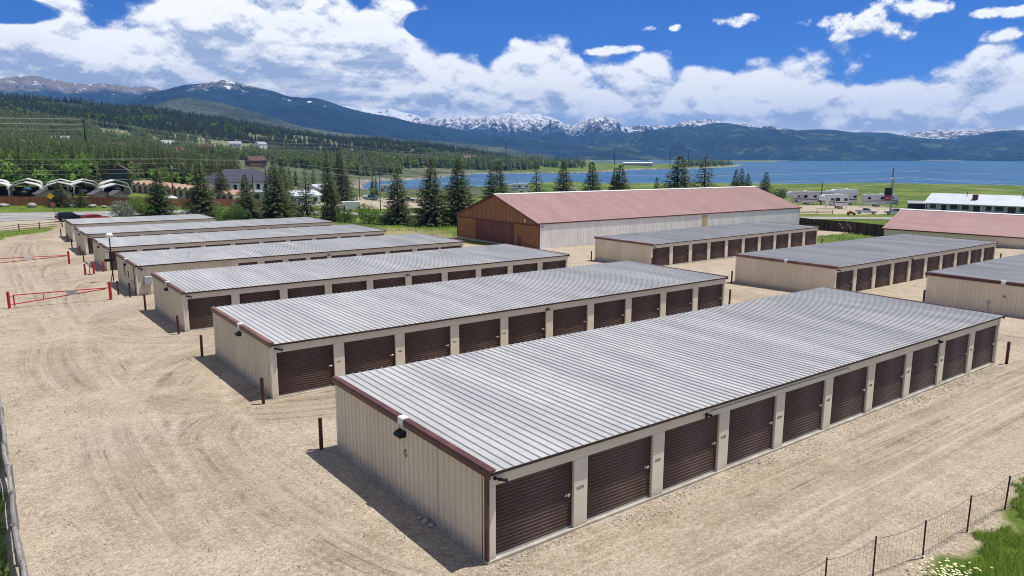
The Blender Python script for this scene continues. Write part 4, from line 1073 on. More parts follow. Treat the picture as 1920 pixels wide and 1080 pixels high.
def spruce(x, y, h, k, label, wide=1.0, name='spruce_tree', grp='spruces along the yard edge'):
    t = thing(name, label, 'spruce tree', P(x, y, -.1), (x * 7 + y * 3) % 6.28, grp); s = h / 12.0; t.scale = (s * wide, s * wide, s)
    put('trunk', SPT, t); put('crown', SPR[k], t); return t
SP = [(31.3, 165.9, 9.8, 1, 'broad spruce rising over the shortest rear roof, bushes at its left', 1.05), (38.5, 160.5, 11.8, 3, 'tall dense spruce right of the shortest rear roof', .95),
      (46.6, 156.6, 9.4, 1, 'bushy spruce in front of the blue roofed house', 1.0), (52.6, 156.5, 12.6, 3, 'large round topped spruce right of the blue roofed house', .95), (55.6, 160.5, 13.0, 0, 'spruce close behind the large round topped one', .9),
      (59.8, 157.5, 11.2, 4, 'thin gappy spruce with its trunk showing, left of the white trailer', 1.0), (60.2, 144.6, 10.2, 2, 'narrow spruce just left of the small white trailer', 1.0),
      (104.0, 240.0, 18.0, 1, 'tallest dark spruce behind the white trailer, near the pole pair', .85), (97.5, 236.0, 16.5, 2, 'dark spruce touching the left flank of the tallest one', .9),
      (68.6, 130.9, 11.4, 0, 'lone spruce standing beside the light green bush', 1.0), (71.9, 123.4, 13.1, 3, 'big spruce second from the cedar gable', .92), (77.6, 122.6, 13.6, 1, 'big spruce directly behind the left eave of the barn', 1.02),
      (86.1, 123.3, 11.9, 2, 'left one of a spruce pair behind the barn gable peak', 1.0), (88.8, 123.8, 13.1, 2, 'right one of a spruce pair behind the barn gable peak', .9),
      (96.7, 121.7, 12.4, 4, 'sparse spruce over the barn ridge, right of the pair', .95), (103.3, 120.5, 13.3, 0, 'dark spruce over the barn ridge in front of the lake narrows', 1.0),
      (109.7, 118.3, 13.2, 0, 'spruce over the barn ridge below the bright far trees', 1.0), (113.0, 113.3, 12.6, 1, 'wide two topped spruce over the middle of the barn ridge', 1.1), (113.5, 115.5, 12.0, 2, 'slim spruce fused with the wide two topped one', .9),
      (124.9, 113.3, 10.0, 2, 'very small spruce peeping over the barn ridge', .8), (128.6, 110.6, 15.0, 1, 'broad tall spruce over the right half of the barn ridge', 1.25), (135.9, 108.9, 15.2, 4, 'spiky spruce over the right half of the barn ridge', 1.25),
      (144.9, 107.2, 12.3, 2, 'left of three slim spruces at the right end of the barn ridge', .85), (147.0, 106.9, 12.7, 2, 'middle of three slim spruces at the right end of the barn ridge', .85), (149.1, 106.6, 11.6, 0, 'right of three slim spruces at the right end of the barn ridge', .8),
      (150.7, 102.9, 11.9, 3, 'round spruce past the right end of the barn ridge', .95),
      (16.0, 192.2, 5.6, 1, 'spruce in front of the stained fence, beside the yellow sign', 1.5), (19.9, 190.2, 4.4, 4, 'small spruce in front of the stained fence, right of the yellow sign', 1.4),
      (55.7, 209.0, 9.8, 1, 'spruce in front of the left end of the blue roof', 1.1)]
for x, y, h, k, lab, w in SP: spruce(x, y, h, k, lab, w)
for k in range(3):
    pass
BUSH = [crown_mesh('foliage', leafy_data(50 + k, [(0, 0, 1.3, 1.3), (.9, .3, 1.0, .95), (-.9, -.2, .9, .9), (.1, -.8, .8, .85), (-.2, .8, 1.7, .8)], 1900, .20), m) for k, m in enumerate((M_SHRUB, M_ASP, M_SILV))]
BUSHT = trunk_mesh(1.6, .06, M_BARK, 3, 5)
def bush(x, y, s, k, label, grp='bushes along the yard edge', name='bush', h=1.0):
    t = thing(name, label, 'bush', P(x, y, -.1), (x * 5 + y) % 6.28, grp); t.scale = (s, s, s * h); put('stem', BUSHT, t); put('foliage', BUSH[k], t); return t
for a in [(24.0, 163.0, 1.55, 2, 'grey green bush at the left of the broad spruce'), (27.6, 165.5, 1.75, 1, 'bright green bush touching the broad spruce'), (43.0, 152.5, 1.35, 0, 'green bush between two spruces behind the second rear roof'),
          (41.0, 153.5, 1.3, 1, 'light bush right of the tall dense spruce'), (45.6, 160.0, 1.5, 2, 'pale flowering bush left of the bushy spruce'), (64.6, 136.0, 1.75, 1, 'light green round bush right of the wooden post'), (61.6, 140.0, 1.2, 0, 'dark low bush at the foot of the wooden post'),
          (70.5, 131.8, 1.0, 1, 'low bright bush right of the lone spruce'), (66.8, 133.5, .9, 1, 'low bright bush left of the lone spruce'), (75.0, 125.0, 1.2, 1, 'low bright bush between the two big spruces'), (80.6, 121.5, 1.1, 1, 'low bright bush beside the cedar wall corner'),
          (298.0, 196.0, 2.6, 0, 'green bush left of the dark motorhome')]:
    bush(*a)

# wooded hillside and the far woods: kinds of small tree
def low_conifer(seed, h=1.0, r=.2, n=15):
    rng = np.random.default_rng(seed); Vv = []; F = []; tp = []
    for i in range(n):
        f = i / n; z0 = .05 + .93 * f; R_ = r * (1 - f) ** .8 * rng.uniform(.8, 1.2) + .012; k = 5 if f < .6 else 4; ph = rng.uniform(0, 6.3)
        for j in range(k):
            a = ph + 6.283 * j / k + rng.normal(0, .25); L = R_ * rng.uniform(.65, 1.25); b = len(Vv)
            d = np.array([math.cos(a), math.sin(a), 0]); s = np.array([-d[1], d[0], 0])
            c = np.array([0, 0, z0 + .07 * rng.uniform(.7, 1.3)])
            Vv += [c, d * L + s * L * .55 + [0, 0, z0 - .03], d * L * 1.05 - s * L * .5 + [0, 0, z0 - .04 * rng.uniform(0, 1)]]; tp += [.25, .95, .85]; F.append((b, b + 1, b + 2))
    b = len(Vv); Vv += [np.array([-.02, 0, .94]), np.array([.02, 0, .94]), np.array([0, 0, 1.02])]; tp += [.5, .5, .9]; F.append((b, b + 1, b + 2))
    return np.array(Vv, float) * [h, h, h], np.array(F), np.array(tp)
def low_aspen(seed, n=70):
    rng = np.random.default_rng(seed); Vv = []; F = []; tp = []
    for i in range(n):
        d = rng.normal(0, 1, 3); d /= np.linalg.norm(d); c = np.array([0, 0, .58]) + d * np.array([.27, .27, .42]) * rng.uniform(.55, 1.1)
        u = rng.normal(0, 1, 3); u /= np.linalg.norm(u); w = np.cross(u, rng.normal(0, 1, 3)); w /= np.linalg.norm(w); b = len(Vv); s = rng.uniform(.07, .13)
        Vv += [c - u * s, c + u * s * .6 + w * s, c + u * s * .5 - w * s]; tp += [.7, .95, .8]; F.append((b, b + 1, b + 2))
    return np.array(Vv), np.array(F), np.array(tp)
LOWC = [low_conifer(k, 1, r, n) for k, (r, n) in enumerate(((.20, 15), (.16, 15), (.24, 13), (.18, 16)))]
LOWA = [low_aspen(k) for k in range(3)]
rng = np.random.default_rng(99)
N = 46000
a = rng.uniform(53.5, 97, N); r = 235 * (2150 / 235) ** rng.uniform(0, 1, N)
x, y = r * np.cos(np.radians(a)), r * np.sin(np.radians(a)); s = sdist(x, y, LAKE)
dens = fbm(x / 75, y / 75, 77, 4); dens2 = fbm(x / 260, y / 260, 31, 3)
keep = (dens + (dens2 - .5) * .8 + smooth(600, 1500, r) * .10 + (r > 1120) * .12 - (a < 76.5) * smooth(900, 400, r) * .16 + (a > 80) * .03 > .495 + .075 * smooth(900, 350, r)) & (s > 25)
bare = (a < 73.8) & (r < 660)                 # the sage slope above the inlet
keep &= ~(bare & (rng.random(N) > .004)) & (r > 262) & ~((a < 62) & (r < 1250))
HX, HY, HR, HA = x[keep], y[keep], r[keep], a[keep]
# strip of woods behind the inlet, trees on the far tongue of land
M2 = 2600; a = rng.uniform(47.0, 66.5, M2); r = rng.uniform(0, 1, M2)
rn = np.interp(a, [47, 50, 54, 58, 62, 64, 66.5], [1180, 1120, 1010, 960, 820, 730, 690]); r = rn * (1 + .28 * r)
x, y = r * np.cos(np.radians(a)), r * np.sin(np.radians(a)); s = sdist(x, y, LAKE); keep = (s > 55) & (fbm(x / 60, y / 60, 5, 3) > .40 + .16 * smooth(53, 47.5, a)) & (rng.random(M2) < .35 + .65 * smooth(47, 53, a))
WX, WY = x[keep], y[keep]
M3 = 900; a = rng.uniform(34.6, 40.4, M3); r = rng.uniform(1350, 2600, M3); x, y = r * np.cos(np.radians(a)), r * np.sin(np.radians(a)); s = sdist(x, y, LAKE)
keep = (s > 18) & (fbm(x / 120, y / 120, 8, 3) > .45); TX, TY = x[keep], y[keep]
# grove close behind the carports: aspens and pines
GXY = [(4, 243), (8, 249), (13, 246), (18, 250), (23, 247), (28, 252), (0, 250), (-4, 247), (11, 255), (20, 257), (31, 249), (43, 252), (46, 248), (50, 252), (53, 256), (47, 259), (16, 243.5), (25, 256), (6, 258), (57, 244), (61, 248), (64, 252), (58, 252), (68, 246), (72, 250), (40, 244), (37, 250.5), (-8, 252), (2, 262), (30, 262), (66, 262), (75, 258), (80, 262), (84, 255)]
AX = np.concatenate([[g[0] for g in GXY], HX, WX, TX]); AY = np.concatenate([[g[1] for g in GXY], HY, WY, TY])
ng, nh, nw = len(GXY), len(HX), len(WX); NT = len(AX)
zone = np.concatenate([np.zeros(ng), np.ones(nh), np.full(nw, 2), np.full(len(TX), 3)]).astype(int)
hgt = rng.uniform(7.5, 13.5, NT); hgt[zone == 2] = rng.uniform(8, 18.5, nw); hgt[zone == 3] = rng.uniform(9, 15, (zone == 3).sum()); hgt[zone == 0] = rng.uniform(8, 11.5, ng)
az_ = np.degrees(np.arctan2(AY, AX)); rr_ = np.hypot(AX, AY)
pa = np.where(zone == 0, .72, np.where(zone == 1, np.clip(.85 - rr_ / 1100, .16, .75) * (fbm(AX / 60, AY / 60, 91, 3) > .47), np.where(zone == 2, .28 * (fbm(AX / 40, AY / 40, 9, 2) > .45), .22)))
isasp = rng.random(NT) < pa; hgt = np.where(isasp, hgt * .78, hgt)
HOUSES = [(-8, 560, 0), (62, 700, 1), (95, 640, 2), (130, 620, 0), (180, 880, 1), (215, 860, 3), (290, 1010, 1), (330, 1030, 1), (250, 880, 4), (110, 470, 5), (200, 640, 2)]
for hx, hy, _ in HOUSES:
    kk = np.hypot(AX - hx, AY - hy) > 16
    # keep the line of sight to each house open
    ux, uy = hx / math.hypot(hx, hy), hy / math.hypot(hx, hy); al = AX * ux + AY * uy; sd = np.abs(-AX * uy + AY * ux)
    kk &= ~((sd < 9) & (al < math.hypot(hx, hy)) & (al > math.hypot(hx, hy) - 75)); 
    AX, AY, hgt, isasp, zone, rr_ = AX[kk], AY[kk], hgt[kk], isasp[kk], zone[kk], rr_[kk]
AZ_ = zter(AX, AY); size = hgt / rr_; order = np.argsort(-size)
# the largest in view stay separate trees
fovok = (np.degrees(np.arctan2(AY, AX)) < 90) & (np.degrees(np.arctan2(AY, AX)) > 18)
ind = [i for i in order if fovok[i] and not isasp[i]][:290]; inda = [i for i in order if fovok[i] and isasp[i]][:210]
CROWN = [crown_mesh('conifer', spruce_data(300 + k, 10, br, 17, 8, .8), M_PINE) for k, br in enumerate((1.9, 1.5, 2.3, 1.7))]
CROWNA = [crown_mesh('aspen', leafy_data(320 + k, [(0, 0, 5.6, 2.1), (.8, .4, 7.6, 1.5), (-.9, -.3, 6.9, 1.6), (.2, -.9, 3.6, 1.7), (-.5, .9, 3.2, 1.5), (.3, .1, 8.8, 1.0)], 620, .5, 1.1), M_ASP) for k in range(3)]
def small_tree(me, bark, h):
    mb = MB(); mb.tube([(0, 0, -.5), (0, 0, h * .5), (0, 0, h * .9)], [.2, .13, .03], 6); o = me.copy()
    return me
TRK = trunk_mesh(9.0, .17, M_BARK); TRKA = trunk_mesh(8.0, .14, M_BARKW, 4, 3)
def wood_tree(i):
    asp = isasp[i]; k = int(_h(np.array([i]), np.array([3]), 5)[0] * 50)
    me = CROWNA[k % 3] if asp else CROWN[k % 4]
    z = zone[i]
    where = ('in the grove close behind the carports', 'on the wooded hillside left of the lake', 'in the strip of woods beyond the inlet', 'on the far tongue of land')[z]
    if z == 1:
        q = math.degrees(math.atan2(AY[i], AX[i])); far = rr_[i] > 420
        where = ('high on the slope ' if far else 'low on the slope ') + ('behind the carports' if q > 80.5 else 'above the row of gabled units' if q > 75.8 else 'above the slate blue roof' if q > 71.5 else 'between the slate blue roof and the inlet')
    nm, kind = ('aspen_tree', 'aspen') if asp else ('pine_tree', 'pine')
    lab = ('leafy bright green aspen ' if asp else 'dark pointed conifer ') + where
    s = hgt[i] / 10.0
    loc = (AX[i], AY[i], AZ_[i] - .2)
    if size[i] > .028:
        t = thing(nm, lab, kind + ' tree', loc, k * 1.3, kind + 's ' + where); t.scale = (s, s, s)
        put('trunk', TRKA if asp else TRK, t); put('crown', me, t)
    else:
        t = put(nm, me, None, loc, k * 1.3); t.scale = (s, s, s); tag(t, lab, kind + ' tree', kind + 's ' + where)
for i in ind + inda: wood_tree(i)
done = set(ind + inda); rest = np.array([i for i in range(len(AX)) if i not in done])
def forest(name, ids, temps, m, wide=1.0):
    VV, FF, TT, RN = [], [], [], []; o = 0
    for k, (tv, tf, tt) in enumerate(temps):
        sel = ids[k::len(temps)]
        if not len(sel): continue
        th = rng.uniform(0, 6.28, len(sel)); c, s = np.cos(th), np.sin(th); h = hgt[sel][:, None]
        vx = (tv[None, :, 0] * c[:, None] - tv[None, :, 1] * s[:, None]) * h * wide + AX[sel][:, None]
        vy = (tv[None, :, 0] * s[:, None] + tv[None, :, 1] * c[:, None]) * h * wide + AY[sel][:, None]
        vz = tv[None, :, 2] * h + AZ_[sel][:, None] - .3
        VV.append(np.stack([vx, vy, vz], -1).reshape(-1, 3)); n = len(tv)
        FF.append((tf[None] + (np.arange(len(sel)) * n)[:, None, None] + o).reshape(-1, 3)); o += n * len(sel)
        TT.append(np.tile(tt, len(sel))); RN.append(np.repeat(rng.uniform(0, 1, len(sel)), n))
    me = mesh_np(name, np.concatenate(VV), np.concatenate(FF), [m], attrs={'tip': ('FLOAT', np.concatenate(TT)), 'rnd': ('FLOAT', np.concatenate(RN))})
    return tag(put(name, me), None, None, None, 'stuff')
M_PINE_SHADE = leafmat('cloud_shaded_needles', (.022, .036, .022), (.044, .066, .036), (.075, .10, .05), .15)  # darker needles paint a cloud shadow onto the far ridge trees
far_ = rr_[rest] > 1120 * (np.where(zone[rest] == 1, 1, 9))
forest('conifer_forest', rest[(~isasp[rest]) & ~far_], LOWC, M_PINE); forest('cloud_shaded_forest', rest[far_], LOWC, M_PINE_SHADE); forest('aspen_wood', rest[isasp[rest]], LOWA, M_ASP)
# sagebrush on the slope above the inlet and round the lots
N = 5200; a = rng.uniform(55, 76, N); r = rng.uniform(300, 860, N); x, y = r * np.cos(np.radians(a)), r * np.sin(np.radians(a)); s = sdist(x, y, LAKE)
k = (s > 16) & (fbm(x / 30, y / 30, 17, 3) > .47); x, y = x[k], y[k]; z = zter(x, y)
tv, tf, tt = low_aspen(40, 10); tv = (tv - [0, 0, .4]) * [1.6, 1.6, .9]
h = rng.uniform(.9, 2.2, len(x)); n = len(tv)
Vv = np.stack([tv[None, :, i] * h[:, None] + c[:, None] for i, c in enumerate((x, y, z))], -1).reshape(-1, 3)
me = mesh_np('sagebrush', Vv, (tf[None] + (np.arange(len(x)) * n)[:, None, None]).reshape(-1, 3), [M_SILV], attrs={'tip': ('FLOAT', np.tile(tt, len(x))), 'rnd': ('FLOAT', np.repeat(rng.uniform(0, 1, len(x)), n))})
tag(put('sagebrush', me), None, None, None, 'stuff')
# rocks of the far bank
q = resample(LAKE[13:27], 2.2); nq = len(q) * 4; j = rng.integers(0, len(q), nq); x = q[j, 0] + rng.normal(0, 4, nq); y = q[j, 1] + rng.normal(0, 4, nq); s = sdist(x, y, LAKE); k = (s > -1) & (s < 13); x, y = x[k], y[k]
def rock_t(seed):
    g = np.random.default_rng(seed); v = np.array([(sx, sy, sz) for sx in (-1, 1) for sy in (-1, 1) for sz in (-.6, .6)], float) * g.uniform(.6, 1.0, (8, 3))
    f = np.array([(0, 1, 3, 2), (4, 6, 7, 5), (0, 4, 5, 1), (2, 3, 7, 6), (0, 2, 6, 4), (1, 5, 7, 3)]); return v, f
M_ROCK = mat('bank_rock', (.36, .32, .27), .95, 0, .3, .6, bump=.3, bscale=3)
tv, tf = rock_t(4); z = zter(x, y); h = rng.uniform(.4, 1.3, len(x))
Vv = np.stack([tv[None, :, i] * h[:, None] + c[:, None] for i, c in enumerate((x, y, z))], -1).reshape(-1, 3)
tag(put('bank_rocks', mesh_np('bank_rocks', Vv, (tf[None] + (np.arange(len(x)) * 8)[:, None, None]).reshape(-1, 4), [M_ROCK])), None, None, None, 'stuff')

# grass: blades near the viewer, tufts farther off
M_GRASS = leafmat('grass_blades', (.13, .22, .025), (.19, .30, .035), (.28, .33, .07), .4)
def blades(name, xs, ys, hs, wd, seed, m=M_GRASS, bend=1.3):
    g = np.random.default_rng(seed); n = len(xs); z = zter(xs, ys); th = g.uniform(0, 6.28, n); d = np.stack([np.cos(th), np.sin(th)], 1); lean = g.uniform(.05, bend, n) * hs
    th2 = th + 1.57; w = np.stack([np.cos(th2), np.sin(th2)], 1) * wd
    b0 = np.stack([xs - w[:, 0], ys - w[:, 1], z - .02], 1); b1_ = np.stack([xs + w[:, 0], ys + w[:, 1], z - .02], 1)
    t_ = np.stack([xs + d[:, 0] * lean, ys + d[:, 1] * lean, z + hs], 1)
    Vv = np.stack([b0, b1_, t_], 1).reshape(-1, 3); F = np.arange(3 * n).reshape(-1, 3)
    me = mesh_np(name, Vv, F, [m], attrs={'tip': ('FLOAT', np.tile([.3, .3, .95], n)), 'rnd': ('FLOAT', np.repeat(fbm(xs * .7, ys * .7, seed, 3), 3))})
    return tag(put(name, me), None, None, None, 'stuff')
N = 150000; x = rng.uniform(17, 36, N); y = rng.uniform(3.0, 8.4, N)
edge = 7.9 - np.interp(x, [17, 19, 22, 25, 28, 40], [1.2, .5, .4, .3, 0, 0]) + (fbm(x * .8, y * .8, 2, 3) - .5) * 2.2
k = (y < edge) & (fbm(x * .9, y * .9, 12, 3) > .30); blades('grass', x[k], y[k], rng.uniform(.06, .22, k.sum()) * (.6 + fbm(x[k] * .5, y[k] * .5, 6, 2)), .011, 1)
N = 42000; x = rng.uniform(-4, -.25, N); y = rng.uniform(16, 62, N); k = fbm(x * .8, y * .8, 3, 3) > .38
blades('grass', x[k], y[k], rng.uniform(.12, .4, k.sum()), .014, 2)
# weed tufts scattered thinly on the gravel
N = 1500; x = rng.uniform(.3, 13, N); y = rng.uniform(9, 75, N); k = (fbm(x * .45, y * .45, 71, 3) > .56) & (sdist(x, y, np.array([(9.6, 14), (9.6, 130), (60, 130), (60, 14)], float)) > 0)
k |= (x < 1.6) & (rng.random(N) < .8)
xx = np.repeat(x[k], 7) + rng.normal(0, .09, k.sum() * 7); yy = np.repeat(y[k], 7) + rng.normal(0, .09, k.sum() * 7)
kk = xx > .2
blades('weeds', xx[kk], yy[kk], rng.uniform(.02, .06, kk.sum()), .016, 3, M_SHRUB, 1.2)
# tufts along the verge behind the yard and the field edge beyond the barn
N = 30000; a = rng.uniform(26, 92, N); r = rng.uniform(118, 250, N); x, y = r * np.cos(np.radians(a)), r * np.sin(np.radians(a))
rq = resample(ROADC, 4); dr = np.min(np.hypot(x[:, None] - rq[None, :, 0], y[:, None] - rq[None, :, 1]), 1)
k = (dr > 7.5) & (sdist(x, y, YARD) > 1) & (fbm(x * .1, y * .1, 4, 3) > .45)
for L_ in LOTS: k &= sdist(x, y, L_) > 2
k &= ~((x > 62) & (x < 130) & (y > 78) & (y < 102)); k &= ~((x > 112) & (x < 140) & (y < 62)); k &= ~((y > 196) & (x < 78))
blades('grass', x[k], y[k], rng.uniform(.25, .6, k.sum()), .07, 5)
# daisies by the wire fence
M_PETAL = mat('flower_petals', (.74, .70, .42), .7, 0, .1)
n = 150; x = rng.normal(19.3, .42, n); y = rng.normal(7.0, .38, n); z = zter(x, y) + rng.uniform(.16, .32, n); s = .035
Vv = np.stack([np.stack([x + s * math.cos(k * 1.0472), y + s * math.sin(k * 1.0472), z + .01 * (k % 2)], 1) for k in range(6)], 1).reshape(-1, 3)
me = bpy.data.meshes.new('flowers'); me.from_pydata(Vv.tolist(), [], [tuple(range(i * 6, i * 6 + 6)) for i in range(n)]); me.materials.append(M_PETAL)
tag(put('flowers', me), None, None, None, 'stuff')
# loose stones: along the drip line of the nearest building and over the yard
n = 4600; x = np.concatenate([rng.uniform(10, 44, 2600), rng.uniform(.4, 10, 2000)]); y = np.concatenate([14.75 - np.abs(rng.normal(0, .42, 2600)), rng.uniform(9.5, 40, 2000)])
tv, tf = rock_t(9); h = rng.uniform(.010, .030, n); z = zter(x, y)
Vv = np.stack([tv[None, :, i] * h[:, None] + c[:, None] for i, c in enumerate((x, y, z))], -1).reshape(-1, 3)
M_GRAV = mat('pale_gravel', (.43, .385, .32), .9, 0, .4, 9)
tag(put('loose_gravel', mesh_np('loose_gravel', Vv, (tf[None] + (np.arange(n) * 8)[:, None, None]).reshape(-1, 4), [M_GRAV])), None, None, None, 'stuff')
for i, (x, y, s, lab) in enumerate([(9.98, 18.2, .085, 'pale fist-sized stone in the shade, nearest the drain line'), (10.0, 17.9, .12, 'largest pale stone in the shade beside the end wall'), (10.02, 17.6, .10, 'rounded stone right of the largest one in the shade')]):
    v, f = rock_t(20 + i); mb = MB(); mb.ball((0, 0, .4), 1.0, 8, 6, sq=(1.1, .9, .6)); o = mb.build('stone', M_ROCK, None, P(x, y, 0), i, True); o.scale = (s, s, s); tag(o, lab, 'stone', 'stones in the shade of the end wall')
# ------------------------------------------------------------------ fences
def log_fence(name, label, cat, pts, rails, rr, ph, pr, m, group=None):
    """posts at pts, one rail object per span and height"""
    t = thing(name, label, cat, (pts[0][0], pts[0][1], gz(*pts[0])), 0, group); b0 = np.array([pts[0][0], pts[0][1], gz(*pts[0])])
    L = [np.array([x, y, gz(x, y)]) - b0 for x, y in pts]; rg = random.Random(len(pts))
    for p in L:
        mb = MB(); h = ph * rg.uniform(.96, 1.05); mb.tube([p + [0, 0, -.3], p + [rg.uniform(-.02, .02), 0, h * .6], p + [rg.uniform(-.03, .03), 0, h], p + [0, 0, h + .01]], [pr, pr * .97, pr * .93, pr * .5], 8); mb.build('fence_post', m, t)
    for i, (a, b) in enumerate(zip(L[:-1], L[1:])):
        for z in rails:
            mb = MB(); za, zb = z + rg.uniform(-.05, .05), z + rg.uniform(-.05, .05); o = np.array([rg.uniform(-.05, .05), 0, 0])
            mb.tube([a + o + [0, 0, za], (a + b) / 2 + o + [rg.uniform(-.02, .02), 0, (za + zb) / 2 - .015], b + o + [0, 0, zb]], [rr * 1.05, rr, rr * .9], 7); mb.build('rail', m, t)
    return t
log_fence('log_fence', 'weathered grey log rail fence along the left edge of the picture', 'fence', [(.02 + .03 * math.sin(k * 2.1), 17.6 + 2.42 * k) for k in range(18)], (.45, .80, 1.16), .062, 1.2, .085, M_LOG)
log_fence('rail_fence', 'dark split rail fence between the yard and the road at far left', 'fence', [(-6, 139), (-2.2, 142.2), (.6, 143.9), (3.0, 145.3), (5.9, 147.6), (8.9, 148.9), (12.4, 150.2)], (.35, .68, 1.02), .05, 1.25, .09, M_POLE)
log_fence('rail_fence', 'short rail fence in front of the pale lot right of the barn', 'fence', [(217, 139.5), (221, 137.3), (226.4, 134.2), (231, 131.4)], (.5, 1.0), .09, 1.35, .12, M_LOG)
# woven wire fence at the lower right
t = thing('wire_fence', 'sagging wire mesh fence on thin rusty posts at the lower right', 'fence', (16, 8.4, gz(16, 8.4)))
fx = [(13.9, 8.75), (15.95, 8.5), (17.95, 8.3), (19.95, 7.95), (22.5, 7.85), (24.95, 7.75), (27.4, 7.6), (30, 7.5), (32.6, 7.4), (35.2, 7.3)]
b0 = np.array([16, 8.4, gz(16, 8.4)]); FP = [np.array([x, y, gz(x, y)]) - b0 for x, y in fx]; rg = random.Random(5)
for p in FP:
    mb = MB(); lean = [rg.uniform(-.05, .05), rg.uniform(-.03, .03), 1.14]; mb.tube([p + [0, 0, -.3], p + lean], .024, 6); mb.build('fence_post', M_RUST, t)
mb = MB(); top = MB()
for a, b in zip(FP[:-1], FP[1:]):
    Lg = np.linalg.norm(b - a); nv = int(Lg / .16); sag = rg.uniform(.05, .12)
    hh = lambda u: 1.10 - sag * 4 * u * (1 - u)
    top.tube([a + (b - a) * u + [0, 0, hh(u)] for u in np.linspace(0, 1, 9)], .0075, 5)
    for k in range(1, nv): u = k / nv; q = a + (b - a) * u; jx = rg.uniform(-.02, .02); mb.tube([q + [jx, 0, .02], q + [rg.uniform(-.02, .02), .01, hh(u) * .5], q + [jx, 0, hh(u)]], .0025, 3, cap=False)
    for z in (.12, .28, .44, .60, .76, .92): mb.tube([a + (b - a) * u + [0, 0, z * hh(u) / 1.1 + rg.uniform(-.012, .012)] for u in np.linspace(0, 1, 6)], .0025, 3, cap=False)
tag(mb.build('wire_mesh', M_MESHW, t), None, None, None, 'stuff'); top.build('top_wire', M_MESHW, t)
# board fences
def board_fence(label, pts, h, m, bw=.45, step_post=2.6):
    q0 = np.array(pts[0]); t = thing('board_fence', label, 'fence', (q0[0], q0[1], gz(*q0))); b0 = np.array([q0[0], q0[1], gz(*q0)]); rg = random.Random(3)
    mb = MB(); mb.box((-bw / 2 + .006, -.012, 0), (bw / 2 - .006, .012, h)); bd = mb.data('board', m)
    mb = MB(); mb.box((-.06, -.06, -.4), (.06, .06, h + .04)); pd = mb.data('fence_post', m)
    for a, b in zip(pts[:-1], pts[1:]):
        a, b = np.array(a, float), np.array(b, float); Lg = np.hypot(*(b - a)); n = round(Lg / bw); th = math.atan2(*(b - a)[::-1]); nn = np.array([-math.sin(th), math.cos(th)])
        for k in range(n):
            p = a + (b - a) * (k + .5) / n + nn * rg.uniform(-.012, .012); o = put('board', bd, t, (p[0] - b0[0], p[1] - b0[1], gz(*p) - b0[2] + .04 + rg.uniform(-.02, .02)), th)
            o.scale.x = (Lg / n) / bw
        for k in range(int(Lg / step_post) + 1):
            p = a + (b - a) * min(1, k * step_post / Lg) + nn * .08; put('fence_post', pd, t, (p[0] - b0[0], p[1] - b0[1], gz(*p) - b0[2]), th)
        mb = MB()
        for z in (.35, h - .35):
            pp = [np.array([*(a + (b - a) * u + nn * .05), gz(*(a + (b - a) * u)) + z]) - b0 for u in np.linspace(0, 1, 6)]; mb.tube(pp, .045, 4)
        mb.build('fence_rail', m, t)
    return t
board_fence('long stained red brown board fence beyond the road at the left', [(-14, 200), (5, 197.2), (20, 193.9), (31, 190.3), (41, 190.0), (60.5, 191.5)], 2.0, M_FENCEW, .5)
board_fence('dark brown board fence behind the right hand storage buildings', [(116.9, 57.5), (121.5, 64.5), (128.5, 74.5), (141, 88)], 1.95, M_FENCED, .28)
# two pale hoses hung on the dark fence
for k, u in enumerate((.47, .62)):
    a = np.array([117.5 + 11.0 * u, 58.4 + 16.1 * u]); mb = MB(); d_ = np.array([11, 16.1]) / 19.5; z0 = gz(*a)
    pts = [np.array([a[0] - .2 + d_[0] * s, a[1] + d_[1] * s, z0 + 1.45 - .9 * (1 - s / 1.5) ** 2]) for s in np.linspace(0, 1.5, 8)]
    tag(mb.build('x', M_WHITE) if False else (lambda m_: (m_.tube([p - np.array([a[0], a[1], z0]) for p in pts], .05, 6), m_.build('garden_hose', M_WHITE, None, (a[0], a[1], z0)))[1])(MB()), ('pale hose hooked on the dark fence, nearer the red roofed shed', 'pale hose hooked on the dark fence, nearer the long barn')[k], 'hose', 'hoses on the dark fence')

# ------------------------------------------------------------------ utility poles and wires
def upole(label, x, y, h, r, m, arms=((0.4, 2.2),), rz=0.0, group='utility poles', xf=False):
    t = thing('utility_pole', label, 'utility pole', P(x, y), rz, group)
    mb = MB(); mb.tube([(0, 0, -.5), (0, 0, h * .5), (0, 0, h)], [r * 1.15, r, r * .75], 8); mb.build('pole', m, t)
    for dz, w in arms:
        mb = MB(); mb.box((-w / 2, -r - .10, h - dz), (w / 2, -r, h - dz + .13)); c = mb.build('crossarm', m, t)
        mb = MB()
        for s in (-.45, -.2, .2, .45): mb.tube([(w * s, -r - .05, h - dz + .13), (w * s, -r - .05, h - dz + .32)], .05, 6)
        mb.build('insulator', M_GREY, c)
    if xf: mb = MB(); mb.tube([(-.1, -r - .3, h - 2.9), (-.1, -r - .3, h - 1.9)], .26, 10); mb.build('transformer', M_GREY, t)
    return t
GP = 'utility poles'
upole('tall dark pole with two crossarms on the wooded hillside', 50.9, 440.9, 24, .36, M_POLEB, ((.6, 4), (3.2, 4), (5.8, 4)), .2)
upole('brown pole with a transformer above the row of small gabled units', 42.7, 207.0, 11.2, .17, M_POLER, ((.3, 1.2),), .2, xf=True)
upole('pale pole in front of the right end of the blue roofed house', 64.6, 199.0, 12.6, .17, M_POLE, ((.4, 1.4),), .2, xf=True)
upole('short pale pole in front of the blue roofed house windows', 60.4, 197.0, 8.6, .15, M_POLER, (), .2)
upole('tall dark pole with three crossarms above the tallest dark spruce', 245, 573, 29, .38, M_POLEB, ((.6, 4.5), (3.4, 4.5), (6.4, 4.5)), .9)
